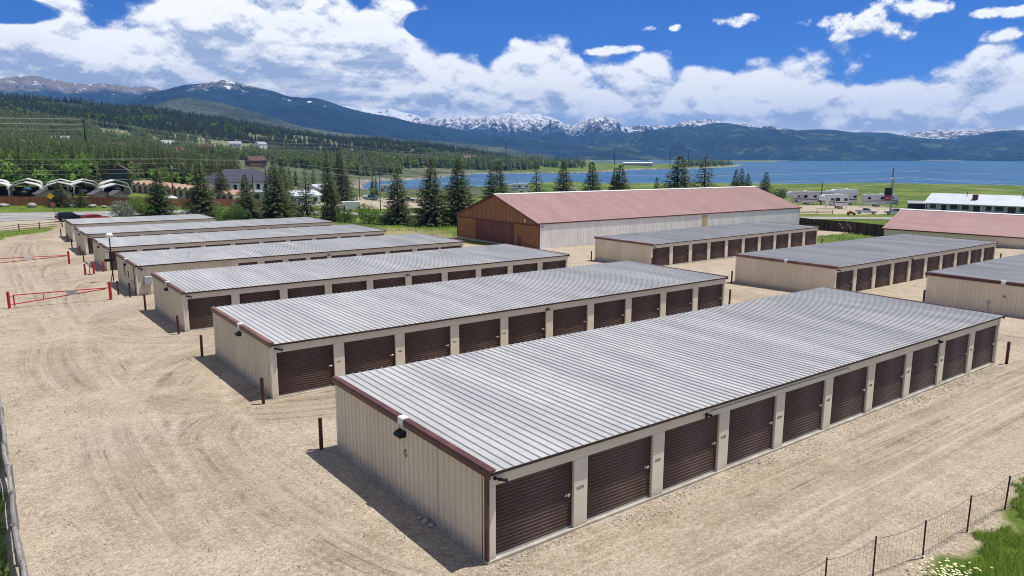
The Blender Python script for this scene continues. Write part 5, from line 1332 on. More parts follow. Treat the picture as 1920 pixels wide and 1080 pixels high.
upole('thin dark pole at the near end of the inlet', 132, 286, 15.0, .2, M_POLER, (), .9)
upole('thin grey pole standing beside the small white trailer', 94.3, 190.7, 9.8, .13, M_POLE, (), .5)
upole('dark pole by the woods across the inlet, left of its twin', 668, 916, 33, .55, M_POLEB, ((.7, 5),), .9)
upole('dark pole by the woods across the inlet, right of its twin', 733, 950, 28, .5, M_POLEB, ((.7, 5),), .9)
upole('dark pole left of the long pale roofed shed on the far shore', 1012, 1030, 34, .6, M_POLEB, ((.7, 5),), .9)
upole('dark pole right of the long pale roofed shed on the far shore', 1138, 1000, 31, .6, M_POLEB, ((.7, 5),), .9)
upole('dark pole farthest right on the tongue of land', 1205, 1010, 30, .6, M_POLEB, ((.7, 5),), .9)
upole('dark pole between two parked caravans on the right lot', 284.6, 167.3, 9.6, .22, M_POLEB, (), .9)
upole('tall dark pole rising behind the roadside sign', 315, 153.5, 15.2, .24, M_POLEB, ((.5, 1.6),), .9)
def wires(label, ptsA, n_off, sag, r=.035, cat='power line'):
    """ptsA: list of (x,y,z) supports; n_off: list of (side, down) conductor offsets"""
    A_ = [np.array(p, float) for p in ptsA]; t = thing('power_line', label, cat, A_[0], 0, 'overhead lines')
    for so, dn in n_off:
        mb = MB()
        for a, b in zip(A_[:-1], A_[1:]):
            d = (b - a)[:2]; d /= np.hypot(*d); nn = np.array([-d[1], d[0], 0]) * so; Lg = np.hypot(*(b - a)[:2])
            mb.tube([a + (b - a) * u + nn + [0, 0, -dn - sag * Lg / 100 * 4 * u * (1 - u)] - A_[0] for u in np.linspace(0, 1, 17)], r * .4, 4, cap=False)
        mb.build('conductor', M_WIRE, t)
    return t
top = lambda x, y, h: (x, y, gz(x, y) + h)
wires('upper lines crossing the hillside at the left, two crossarms high', [(-260, 370, 42), top(50.9, 440.9, 23.6), top(245, 573, 28.6), top(668, 916, 32.5), top(1012, 1030, 33.5)], [(-1.8, 0), (1.8, .1), (-1.8, 2.6), (1.8, 2.7), (0, 5.2)], 1.6, .07)
wires('lower bundle of lines over the carports', [(-70, 224, 13.6), top(42.7, 207, 11.2), top(64.6, 199, 12.4)], [(-.5, 0), (.5, .2), (0, 1.3), (0, 2.7), (0, 3.7)], .9, .036)
wires('lowest line passing in front of the carports', [(-60, 190, 7.6), top(42.7, 207, 6.2), top(64.6, 199, 8)], [(0, 0)], .9, .03)
wires('pair of lines sweeping across the inlet and the lake', [top(64.6, 199, 12.2), (205, 140, 3.6), (240, 112, 5.6), (300, 30, 3.0)], [(0, 0), (.6, 1.6)], 2.0, .034)
wires('thin line from the lot poles across the green field', [top(130, 282, 14.6), top(315, 153.5, 14.6), (420, 40, 8)], [(0, .3), (.3, 3.4)], 1.4, .04)

# ------------------------------------------------------------------ signs
t = thing('road_sign', 'leaning post with a yellow diamond above a red octagon seen from behind', 'road sign', P(13.0, 166.6), R(-15)); t.rotation_euler.y = R(-9)
mb = MB(); mb.tube([(0, 0, -.3), (0, 0, 4.9)], .045, 6); mb.build('sign_post', M_DARK, t)
mb = MB(); mb.prism([(0, 3.75), (.62, 4.37), (0, 4.99), (-.62, 4.37)], -.07, -.05, 1); mb.build('warning_sign', mat('yellow_sign', (.75, .45, .01), .5, 0, .03), t)
mb = MB(); k = [(.52 * math.cos(R(22.5 + 45 * i)), 2.75 + .52 * math.sin(R(22.5 + 45 * i))) for i in range(8)]; mb.prism(k, -.07, -.05, 1); mb.build('stop_sign', mat('faded_sign_red', (.33, .10, .12), .5, 0, .06), t)
t = thing('pylon_sign', 'roadside pylon with a dark panel over a red panel on the right lot', 'sign', P(244.9, 120.3), R(-25))
mb = MB(); mb.bbox((1.15, -.2, -.3), (1.65, .2, 12.2), .04); mb.build('sign_post', M_GREY, t)
mb = MB(); mb.box((-1.35, -.18, 6.6), (1.15, .12, 9.0)); mb.build('upper_panel', M_DARK, t)
mb = MB(); mb.box((-1.35, -.18, 4.8), (1.15, .12, 6.55)); pnl = mb.build('lower_panel', mat('red_sign_panel', (.52, .02, .04), .5, 0, .04), t)
mb = MB()
for k in range(6): mb.box((-1.1 + k * .36, -.20, 5.45), (-.85 + k * .36, -.183, 5.75))
mb.build('panel_mark', M_WHITE, pnl)
mb = MB(); mb.ball((1.0, 0, 12.0), .3, 8, 6); mb.build('sign_lamp', M_WHITE, t)
t = thing('wooden_post', 'dark wooden post with a short crossbar at the end of the second rear building', 'post', P(62.4, 143.0))
mb = MB(); mb.tube([(0, 0, -.2), (0, 0, 3.4)], .16, 8); mb.build('post_shaft', M_POLEB, t)
mb = MB(); mb.box((-1.2, -.06, 2.6), (.25, .06, 2.78)); mb.build('crossbar', M_POLER, t)
M_BOULD = mat('pale_boulder', (.34, .315, .285), .9, 0, .35, 1.2, bump=.5, bscale=4)
for k, (x, y, s, lab) in enumerate([(5.5, 194.2, .9, 'pale boulder left of the yellow sign'), (10.6, 192.6, 1.1, 'largest pale boulder behind the octagon sign'), (18.2, 190.9, .7, 'pale boulder left of the smaller fence spruce'), (21.9, 189.3, .85, 'pale boulder right of the smaller fence spruce'), (24.0, 188.4, .6, 'small boulder below the fence, second from its right end'), (26.2, 187.6, .8, 'flat boulder by the fence near the grey green bush')]):
    mb = MB(); mb.ball((0, 0, .35), 1, 9, 6, sq=(1.3, .9, .55)); o = mb.build('boulder', M_BOULD, None, P(x, y), k * 1.3, True); o.scale = (s, s, s); tag(o, lab, 'boulder', 'boulders by the stained fence')
# ------------------------------------------------------------------ houses and sheds
M_SHING = mat('brown_shingles', (.12, .072, .06), .9, 0, .15, 2); M_SHINGB = mat('slate_blue_roof', (.055, .058, .085), .8, 0, .12, 1.5); M_GREEN = mat('dark_green_siding', (.052, .068, .062), .7, 0, .08)
M_TANR = mat('tan_shingles', (.40, .27, .20), .9, 0, .12, 2); M_TANW = mat('tan_siding', (.50, .42, .33), .7, 0, .08); M_GREYW = mat('grey_siding', (.35, .36, .38), .7, 0, .06); M_PALEB = mat('pale_blue_siding', (.55, .60, .64), .6, 0, .05)
M_LOGW = mat('log_wall', (.17, .085, .05), .8, 0, .2, 2)
def house(label, x, y, L, D_, h, rise, mw, mr, rz=0, name='house', cat='house', wins=3, hip=False, group=None, dz=0.0, door=True, found=2.0):
    """gabled (ridge along x) or hipped house; front faces local -y"""
    t = thing(name, label, cat, P(x, y, dz), rz, group)
    mb = MB(); mb.box((-L / 2, -D_ / 2, -found), (L / 2, D_ / 2, h))
    if not hip:
        for s in (-1, 1): mb.prism([(-D_ / 2, h + .001), (D_ / 2, h + .001), (0, h + rise - .12)], s * L / 2 - .12 if s > 0 else -L / 2, L / 2 if s > 0 else -L / 2 + .12, 0)
    mb.build('wall', mw, t)
    o = .5; mb = MB(); th = .16; sl = rise / (D_ / 2)
    if hip:
        a, b, k = L / 2 + o, D_ / 2 + o, D_ / 2
        vs = [(-a, -b, h), (a, -b, h), (a, b, h), (-a, b, h), (-a + k, 0, h + rise), (a - k, 0, h + rise), (-a, -b, h - th), (a, -b, h - th), (a, b, h - th), (-a, b, h - th)]
        mb.add(vs, [(0, 1, 5, 4), (1, 2, 5), (2, 3, 4, 5), (3, 0, 4), (6, 9, 8, 7), (0, 6, 7, 1), (1, 7, 8, 2), (2, 8, 9, 3), (3, 9, 6, 0)])
    else:
        for s in (-1, 1):
            y0, z0 = s * (D_ / 2 + o), h - sl * o
            pr = [(y0, z0), (0, h + rise), (0, h + rise - th), (y0, z0 - th)]
            mb.prism(pr if s < 0 else pr[::-1], -L / 2 - o, L / 2 + o, 0)
    rf = mb.build('roof', mr, t)
    for k in range(wins):
        cx = -L / 2 + L * (k + .5) / wins; w_, hh = min(1.3, L / wins * .5), min(1.2, h * .42); z = h * .5
        mb = MB(); mb.box((cx - w_ / 2 - .08, -D_ / 2 - .05, z - hh / 2 - .08), (cx + w_ / 2 + .08, -D_ / 2 - .004, z + hh / 2 + .08)); wf = mb.build('window', M_WHITE, t)
        mb = MB(); mb.box((cx - w_ / 2, -D_ / 2 - .07, z - hh / 2), (cx + w_ / 2, -D_ / 2 - .052, z + hh / 2)); mb.build('pane', M_GLASS, wf)
    if door: mb = MB(); mb.box((L * .3 - .5, -D_ / 2 - .06, 0), (L * .3 + .5, -D_ / 2 - .005, min(2.05, h - .2))); mb.build('door', M_BROWN, t)
    return t
house('dark green house with a brown roof behind the carports', 37.5, 252.0, 9, 9.5, 4.2, 3.0, M_GREEN, M_SHING, R(78), wins=0, door=False)
bh = house('two storey white house with a slate blue hipped roof', 64.5, 222.0, 21, 13, 5.6, 3.6, M_WHITE, M_SHINGB, R(8), wins=0, hip=True, door=False)
for k in range(9):
    cx = -9.2 + k * 2.3
    mb = MB(); mb.box((cx - .65, -6.57, 3.3), (cx + .65, -6.504, 5.0)); wf = mb.build('window', M_WHITE, bh)
    mb = MB(); mb.box((cx - .52, -6.59, 3.42), (cx + .52, -6.572, 4.88)); mb.build('pane', M_GLASS, wf)
for k in range(4):
    cx = -7.5 + k * 4.6; mb = MB(); mb.box((cx - .9, -6.57, .4), (cx + .9, -6.504, 2.2)); wf = mb.build('window', M_GREYW, bh); mb = MB(); mb.box((cx - .75, -6.59, .5), (cx + .75, -6.572, 2.1)); mb.build('pane', M_GLASS, wf)
mb = MB(); mb.prism([(-1.0, 0), (-1.0, .2), (0, .5), (0, .1)], -10.8, 10.8, 0); po = mb.build('porch_roof', M_GREYW, bh, (0, -6.51, 2.5))
house('plain white building between two spruces left of the inlet', 102.5, 253, 12, 9, 4.4, 1.6, M_PALEB, M_SILVERROOF, R(25), wins=1, door=False, name='white_building', cat='building')
house('small orange brown shed between two spruces', 99.0, 245.0, 3.6, 3, 2.3, .6, mat('orange_shed', (.42, .13, .03), .7, 0, .1), mat('orange_shed', (.42, .13, .03)), R(20), wins=0, name='garden_shed', cat='shed', door=False)
house('long low white building with a pale roof under the slate blue one at its right', 78.5, 214, 11, 8, 2.9, 1.4, M_WHITE, M_PALEB, R(10), wins=3, name='white_building', cat='building')
# row of small gabled storage units: each unit its own walls, roof and door
A0, A1 = np.array([37.6, 236.0]), np.array([57.0, 203.2]); d_ = A1 - A0; th = math.atan2(d_[1], d_[0]); nU = 17; uw = np.hypot(*d_) / nU
t = thing('storage_row', 'row of small tan storage units, each with its own gabled roof', 'storage row', (A0[0], A0[1], 0), th)
mb = MB(); mb.prism([(-uw / 2 + .04, -.6), (uw / 2 - .04, -.6), (uw / 2 - .04, 2.3), (0, 3.1), (-uw / 2 + .04, 2.3)], 0, 6, 1); wd_ = mb.data('unit_wall', M_TANW)
mb = MB()
for s in (-1, 1):
    pr = [(s * (uw / 2 + .02), 2.28), (0, 3.16), (0, 3.26), (s * (uw / 2 + .02), 2.38)]; mb.prism(pr if s > 0 else pr[::-1], -.35, 6.2, 1)
rd_ = mb.data('unit_roof', M_TANR)
mb = MB(); mb.box((-.55, -.05, .0), (.55, -.004, 2.0)); dd_ = mb.data('unit_door', M_BROWN)
for k in range(nU):
    c = A0 + d_ * (k + .5) / nU; z = gz(*c) + .1; lx = uw * (k + .5)
    w_ = put('unit_wall', wd_, t, (lx, 0, z)); put('unit_door', dd_, w_); put('unit_roof', rd_, t, (lx, 0, z))
# carports
M_CARP = mat('white_carport_steel', (.70, .68, .63), .5, .1, .06, 1, dirt=((.4, .36, .3), .2))
M_DARKBACK = mat('added_dark_backing', (.035, .045, .038), .8, 0, .2)
def carport_root():
    t = thing('carport', 'x', 'carport', (0, 0, 0), 0, 'white steel carports'); Wd, Ln, eh, ph = 6.6, 6.5, 2.7, 3.7
    prof = [(-Wd / 2, eh - .5), (-Wd / 2 + .12, eh), (-Wd / 2 + .7, eh + .38), (0, ph + .1), (Wd / 2 - .7, eh + .38), (Wd / 2 - .12, eh), (Wd / 2, eh - .5)]
    inn = [(x * .985, z - .09) for x, z in prof][::-1]
    mb = MB(); k = len(prof)
    for i in range(k - 1):
        a, b = prof[i], prof[i + 1]; c_, d2 = (b[0] * .965, b[1] - .20), (a[0] * .965, a[1] - .20); mb.prism([a, b, c_, d2][::-1], 0, Ln, 1)
    mb.build('carport_roof', M_CARP, t)
    mb = MB(); mb.box((-Wd / 2 + .1, Ln - .16, -.3), (Wd / 2 - .1, Ln - .08, 1.5)); mb.build('added_rear_backing', M_DARKBACK, t)  # added dark sheet that makes the carport interior read dark
    for s in (-1, 1): mb = MB(); mb.box((s * (Wd / 2 - .01) - .03, .05, .9), (s * (Wd / 2 - .01) + .03, Ln - .05, eh - .45)); mb.build('side_panel', M_CARP, t)
    for y in (.1, Ln / 2, Ln - .1):
        for s in (-1, 1): mb = MB(); mb.box((s * (Wd / 2 - .1) - .05, y - .05, -.5), (s * (Wd / 2 - .1) + .05, y + .05, eh - .2)); mb.build('carport_post', M_CARP, t)
    return t
cp = carport_root()
CPS = [(4.4, 221.5, -.18, 'carport cut by the left edge, front row'), (10.9, 219.0, -.15, 'front row carport with a dark boat under it, second from the left'), (18.3, 219.5, -.10, 'front row carport half hidden by the fence spruce'), (24.0, 222.5, -.04, 'front row carport behind the smaller fence spruce'), (30.6, 213.2, .05, 'front row carport standing closest to the road, farthest right'),
       (12.2, 232.5, -.12, 'back row carport with glass reflections, second from the left'), (4.6, 234, -.15, 'back row carport at the left edge'), (19.8, 232.0, -.1, 'back row carport behind the spruce beside the yellow sign'), (25.6, 233.5, -.05, 'back row carport over the smaller fence spruce'), (33.0, 231.5, .03, 'back row carport farthest right, before the green house')]
for i, (x, y, rz, lab) in enumerate(CPS):
    if i == 0: cp.location = P(x, y); cp.rotation_euler.z = rz; cp['label'] = lab
    else: dup(cp, P(x, y), rz, lab)
for k, (x, y, rz, lab) in enumerate([(14.5, 211.6, .2, 'small dark roofed shed left of the yellow sign'), (18.0, 210.8, .2, 'small dark roofed shed behind the yellow sign'), (25.6, 208.2, .2, 'small dark roofed shed between the two fence spruces'), (29.6, 206.6, .2, 'small dark roofed shed right of the smaller fence spruce')]):
    house(lab, x, y, 3.6, 3.4, 1.7, .9, M_TANW, mat('mauve_shingles', (.135, .11, .125), .9, 0, .1, 2), rz + R(90), 'garden_shed', 'shed', 1, group='small sheds behind the stained fence')
HK = [('cabin', M_TANW, M_SHING), ('cabin', M_WHITE, M_GREYW), ('cabin', M_LOGW, M_SHING), ('cabin', M_LOGW, M_BARND), ('cabin', M_TANW, M_TANR), ('cabin', M_WHITE, M_SILVERROOF)]
HL = ['tan house among the trees at the far left of the hillside', 'white house high on the wooded hillside left of the tall pole', 'brown log house on the hillside right of the tall pole', 'tan house just right of the tall hillside pole', 'white house near the top of the cleared hillside', 'house with a rusty red roof on the cleared hillside', 'white house on the right part of the cleared hillside', 'farthest right white house on the cleared hillside', 'house with a pinkish roof below the dark ridge', 'flat white building among the trees above the gabled units', 'small brown log house low on the hillside right of centre']
for (x, y, k), lab in zip(HOUSES, HL):
    _, mw, mr = HK[k]; house(lab, x, y, 15, 10, 4.6, 3.2, mw, mr, R(random.uniform(-20, 30)), 'cabin', 'house', 3, group='houses on the hillside', dz=1.5, found=6)
house('dark brown lodge at the edge of the woods across the inlet', 512, 905, 24, 14, 6, 5, M_LOGW, M_SHING, R(-35), 'lodge', 'house', 3, dz=2, found=6)
house('pink roofed cabin at the edge of the woods across the inlet', 640, 975, 22, 14, 5, 5, M_LOGW, M_PINK, R(-35), 'lodge', 'house', 3, dz=2, found=6)
t = house('long pale roofed boat shed on the far shore of the lake', 1106, 1058, 58, 16, 4.4, 1.8, M_GREYW, M_WHITE, R(-43), 'boat_shed', 'shed', 9, dz=.5, found=4)
# long white office with a porch, right of the sign
t = thing('white_office', 'long low white building with a porch, silver roof and brick chimney', 'building', P(283, 118, .3), R(-80)); OL, OD, OH = 46, 15, 3.6
mb = MB(); mb.box((-6, 0, -2.5), (OL - 6, OD, OH)); 
for s in (-6, OL - 6.2): mb.prism([(0, OH + .001), (OD, OH + .001), (OD / 2, OH + 2.3)], s, s + .2, 0)
mb.build('wall', M_WHITE, t)
mb = MB(); pr = [(-3.2, OH - .55), (0, OH + .12), (OD / 2, OH + 2.6), (OD / 2, OH + 2.44), (0, OH - .05), (-3.2, OH - .72)]; mb.prism(pr[::1], -6.8, OL - 5.2, 0)
pr = [(OD + .6, OH - .1), (OD / 2, OH + 2.6), (OD / 2, OH + 2.44), (OD + .6, OH - .27)]; mb.prism(pr[::-1], -6.8, OL - 5.2, 0); rf = mb.build('roof', M_SILVERROOF, t)
mb = MB(); mb.bbox((7.6, 2.0, OH), (9.2, 3.4, OH + 2.7), .05); mb.build('chimney', mat('brick', (.13, .055, .045), .9, 0, .2, 4), rf)
for x, y in ((5.2, 5.4), (22, 5.2)): mb = MB(); mb.tube([(x, y, OH), (x, y, OH + 3.5)], .12, 8); mb.build('stove_pipe', M_DARK, rf)
for k in range(13):
    x = -5.8 + k * 3.45; mb = MB(); mb.box((x - .09, -3.0, -1.5), (x + .09, -2.82, OH - .62)); mb.build('porch_post', M_WHITE, t)
mb = MB(); mb.box((-6, -3.1, -2.5), (OL - 6, -.01, -.05)); mb.build('porch_floor', M_CONC, t)
for k in range(13):
    x = -4 + k * 3.45; w_ = (1.2, .9, 1.5, 1.3)[k % 4]; big = k % 3 == 1
    mb = MB(); mb.box((x - w_, -.05, .9 if not big else .05), (x + w_, -.004, 2.5)); wf = mb.build('door' if big and k % 2 else 'window', M_GREYW, t)
    mb = MB(); mb.box((x - w_ + .12, -.07, 1.0 if not big else .5), (x + w_ - .12, -.052, 2.4)); mb.build('pane', M_GLASS, wf)
mb = MB(); mb.box((OL - 12, -3.6, -.5), (OL - 9.4, -3.3, 2.3)); mb.build('notice_board', M_DARK, t)
house('dark shed with an open front left of the long white building', 292, 131.5, 7, 5, 2.6, .7, M_POLEB, M_GREYW, R(-60), 'dark_shed', 'shed', 0)

# ------------------------------------------------------------------ vehicles
M_TYRE = mat('tyre_rubber', (.018, .018, .018), .85, 0, .1); M_RIM = mat('wheel_rim', (.45, .45, .46), .35, .7, .05); M_LAMP = mat('headlamp_glass', (.7, .7, .72), .15, .1, .02); M_TAIL = mat('tail_lamp', (.35, .01, .01), .3, 0, .02)
def carpaint(name, c): return mat(name, c, .22, .15, .03, .5, spec=.6, dirt=((.35, .30, .24), .06))
def wheel(t, x, y, r, w=.24):
    mb = MB(); s = 1 if y > 0 else -1
    pr = [(r * math.cos(a), r * math.sin(a)) for a in np.arange(18) * math.pi / 9]; ch = [(r * .93 * math.cos(a), r * .93 * math.sin(a)) for a in np.arange(18) * math.pi / 9]
    y0, y1 = y - w / 2, y + w / 2; rings = [[(u * .8, y0, v * .8) for u, v in pr], [(u, y0 + .04, v) for u, v in pr], [(u, y1 - .04, v) for u, v in pr], [(u * .8, y1, v * .8) for u, v in pr]]
    vs = sum(rings, []); fs = [tuple(range(18)), tuple(range(71, 53, -1))] + [(k * 18 + i, (k + 1) * 18 + i, (k + 1) * 18 + (i + 1) % 18, k * 18 + (i + 1) % 18) for k in range(3) for i in range(18)]
    mb.add(vs, fs); wo = mb.build('wheel', M_TYRE, t, (x, 0, r), smooth=False)
    mb = MB(); yy = y + s * (w / 2 + .005); mb.prism([(u * .6, v * .6) for u, v in pr], min(yy, yy - s * .05), max(yy, yy - s * .05), 1); mb.build('rim', M_RIM, wo)
def loft(mb, secs, mi=0):
    """secs: list of closed rings with equal counts"""
    n = len(secs[0]); vs = sum([list(s) for s in secs], []); fs = []
    for k in range(len(secs) - 1):
        for i in range(n): fs.append((k * n + i, k * n + (i + 1) % n, (k + 1) * n + (i + 1) % n, (k + 1) * n + i))
    fs += [tuple(range(n - 1, -1, -1)), tuple(range((len(secs) - 1) * n, len(secs) * n))]; mb.add(vs, fs, mi)
def hull(mb, prof, hw, tumble=.0, crown=.04, z0=None):
    """side outline prof (x,z) counter-clockwise, half width hw, sides leaning in with height, softened shoulders"""
    zs = [z for _, z in prof]; zl, zh = min(zs), max(zs); cx = sum(x for x, _ in prof) / len(prof); cz = (zl + zh) / 2
    def ring(y, k, sh): return [(cx + (x - cx) * (1 - sh), y * (1 - tumble * (z - zl) / max(zh - zl, .01)), cz + (z - cz) * (1 - sh * 2)) for x, z in prof]
    loft(mb, [ring(-hw + crown * .2, 0, crown * .6), ring(-hw, 0, crown * .15) if False else ring(-hw, 0, .012), ring(hw, 0, .012), ring(hw - crown * .2, 0, crown * .6)][1:3])
def pickup(label, loc, rz, paint, lower=None, cap=False, group='pickups on the lots', flatbed=False):
    t = thing('pickup_truck', label, 'pickup', loc, rz, group); t.scale = (1.15,) * 3
    body = [(-2.85, .55), (-2.85, 1.12), (-.95, 1.14), (-.95, 1.16), (1.15, 1.16), (1.35, 1.13), (2.75, 1.05), (2.92, .95), (2.95, .52), (2.2, .42), (-2.3, .45)]
    mb = MB(); hull(mb, body[::-1], .98, .03); mb.build('body', paint, t)
    cab = [(-1.0, 1.15), (-.92, 1.80), (-.75, 1.88), (.35, 1.88), (.55, 1.83), (1.32, 1.15)]
    mb = MB(); hull(mb, cab[::-1], .93, .22); cb = mb.build('cab', paint, t)
    for s in (-1, 1):
        for a, b_, c_, d2 in ((-.82, -.02, -.72, -.02), (.08, 1.02, .08, .45)):
            mb = MB(); y0, y1 = s * (.93 * .985), s * (.93 * .80); e = s * .012
            vs = [(a, y0 - s * .005 + e, 1.22), (b_, y0 - s * .005 + e, 1.22), (d2, y1 + e, 1.78), (c_, y1 + e, 1.78)]; vs += [(x, y - s * .03, z) for x, y, z in vs]
            f = [(0, 1, 2, 3), (7, 6, 5, 4), (0, 4, 5, 1), (1, 5, 6, 2), (2, 6, 7, 3), (3, 7, 4, 0)]; mb.add(vs, f if s < 0 else [q[::-1] for q in f]); mb.build('window', M_GLASS, cb)
    mb = MB(); mb.add([(1.27, -.80, 1.22), (1.27, .80, 1.22), (.66, .66, 1.80), (.66, -.66, 1.80)], [(0, 1, 2, 3)]); ws = mb.build('windscreen', M_GLASS, cb, (.02, 0, .02))
    mb = MB(); mb.box((-2.75, -.86, 1.0), (-1.05, .86, 1.15)); mb.build('bed', M_BLACK if not cap else M_GREY, t)
    if cap: mb = MB(); hull(mb, [(-2.83, 1.13), (-2.72, 1.78), (-1.02, 1.82), (-1.02, 1.13)][::-1], .92, .12); mb.build('bed_cap', M_WHITE, t)
    if lower: mb = MB(); mb.box((-2.7, -1.0, .50), (2.8, 1.0, .78)); mb.build('lower_panel', lower, t)
    for x in (-1.75, 1.95):
        for y in (-.90, .90): wheel(t, x, y, .42)
    for s in (-.68, .68):
        mb = MB(); mb.bbox((2.86, s - .18, .80), (2.965, s + .18, 1.0), .02); mb.build('headlight', M_LAMP, t)
        mb = MB(); mb.box((-2.88, s * 1.25 - .08, .8), (-2.83, s * 1.25 + .08, 1.1)); mb.build('tail_light', M_TAIL, t)
    mb = MB(); mb.bbox((2.9, -.9, .5), (3.03, .9, .68), .03); mb.build('bumper', M_RIM, t); mb = MB(); mb.box((2.93, -.48, .72), (2.975, .48, .98)); mb.build('grille', M_BLACK, t)
    return t
def suv(label, loc, rz, paint, name='suv', cat='car', low=0.0):
    t = thing(name, label, cat, loc, rz, 'cars parked behind the short rear building'); k = 1 - low
    body = [(-2.3, .45), (-2.36, .75), (-2.30, 1.05), (1.1, 1.06), (2.15, .98), (2.32, .80), (2.34, .45), (1.9, .35), (-1.9, .35)]
    mb = MB(); hull(mb, [(x, z * (1 - low * .35)) for x, z in body][::-1], .92, .04); mb.build('body', paint, t)
    top_ = [(-2.26, 1.03), (-2.02, 1.62 - low), (-1.75, 1.72 - low), (.05, 1.74 - low), (.3, 1.69 - low), (1.15, 1.04)]; top_ = [(x, z * (1 - low * .1)) for x, z in top_]
    mb = MB(); hull(mb, top_[::-1], .87, .2); cb = mb.build('cabin', paint, t)
    zt = 1.62 - low
    for s in (-1, 1):
        for a, b_, c_, d2 in ((-2.0, -1.2, -1.86, -1.2), (-1.12, -.25, -1.12, -.25), (-.17, .86, -.17, .25)):
            mb = MB(); y0, y1 = s * .868, s * .72; e = s * .012
            vs = [(a, y0 + e, 1.1 - low * .25), (b_, y0 + e, 1.1 - low * .25), (d2, y1 + e, zt - .02), (c_, y1 + e, zt - .02)]; vs += [(x, y - s * .03, z) for x, y, z in vs]
            f = [(0, 1, 2, 3), (7, 6, 5, 4), (0, 4, 5, 1), (1, 5, 6, 2), (2, 6, 7, 3), (3, 7, 4, 0)]; mb.add(vs, f if s < 0 else [q[::-1] for q in f]); mb.build('window', M_GLASS, cb)
    for sgn, xa, xb in ((1, 1.10, .36), (-1, -2.25, -2.06)):
        mb = MB(); vs = [(xa, -.72, 1.1 - low * .2), (xa, .72, 1.1 - low * .2), (xb, .6, zt), (xb, -.6, zt)]; mb.add(vs, [(0, 1, 2, 3) if sgn > 0 else (3, 2, 1, 0)]); mb.build('windscreen' if sgn > 0 else 'rear_window', M_GLASS, cb, (.03 * sgn, 0, .015))
    for x in (-1.4, 1.45):
        for y in (-.84, .84): wheel(t, x, y, .37 - low * .1)
    for s in (-.66, .66):
        mb = MB(); mb.bbox((2.25, s - .17, .72), (2.35, s + .17, .88), .02); mb.build('headlight', M_LAMP, t)
        mb = MB(); mb.box((-2.385, s * 1.15 - .09, .82), (-2.31, s * 1.15 + .09, 1.12)); mb.build('tail_light', M_TAIL, t)
    mb = MB(); mb.box((-2.40, -.26, .62), (-2.352, .26, .78)); mb.build('number_plate', M_WHITE, t)
    return t
suv('black off-roader parked behind the short rear building', P(14.7, 160.6), R(10), carpaint('black_paint', (.008, .010, .018)))
suv('red car with dark windows right of the black off-roader', P(18.6, 158.2), R(8), carpaint('coral_red_paint', (.42, .05, .045)), 'parked_car', 'car', .28)
pickup('lifted teal and silver pickup with a white bed cap', P(138.5, 289.0), R(-35), carpaint('teal_paint', (.02, .20, .27)), M_RIM, True).scale = (1.2,) * 3
pickup('white crew cab pickup facing the road on the right lot', P(242.8, 126.2), R(-62), carpaint('white_car_paint', (.72, .73, .75)))
pickup('white pickup behind the pylon sign', P(249.5, 119.5), R(118), carpaint('white_car_paint', (.72, .73, .75)))
pickup('dark pickup half hidden by the lone spruce', P(146, 270), R(-35), carpaint('charcoal_paint', (.02, .022, .028)))
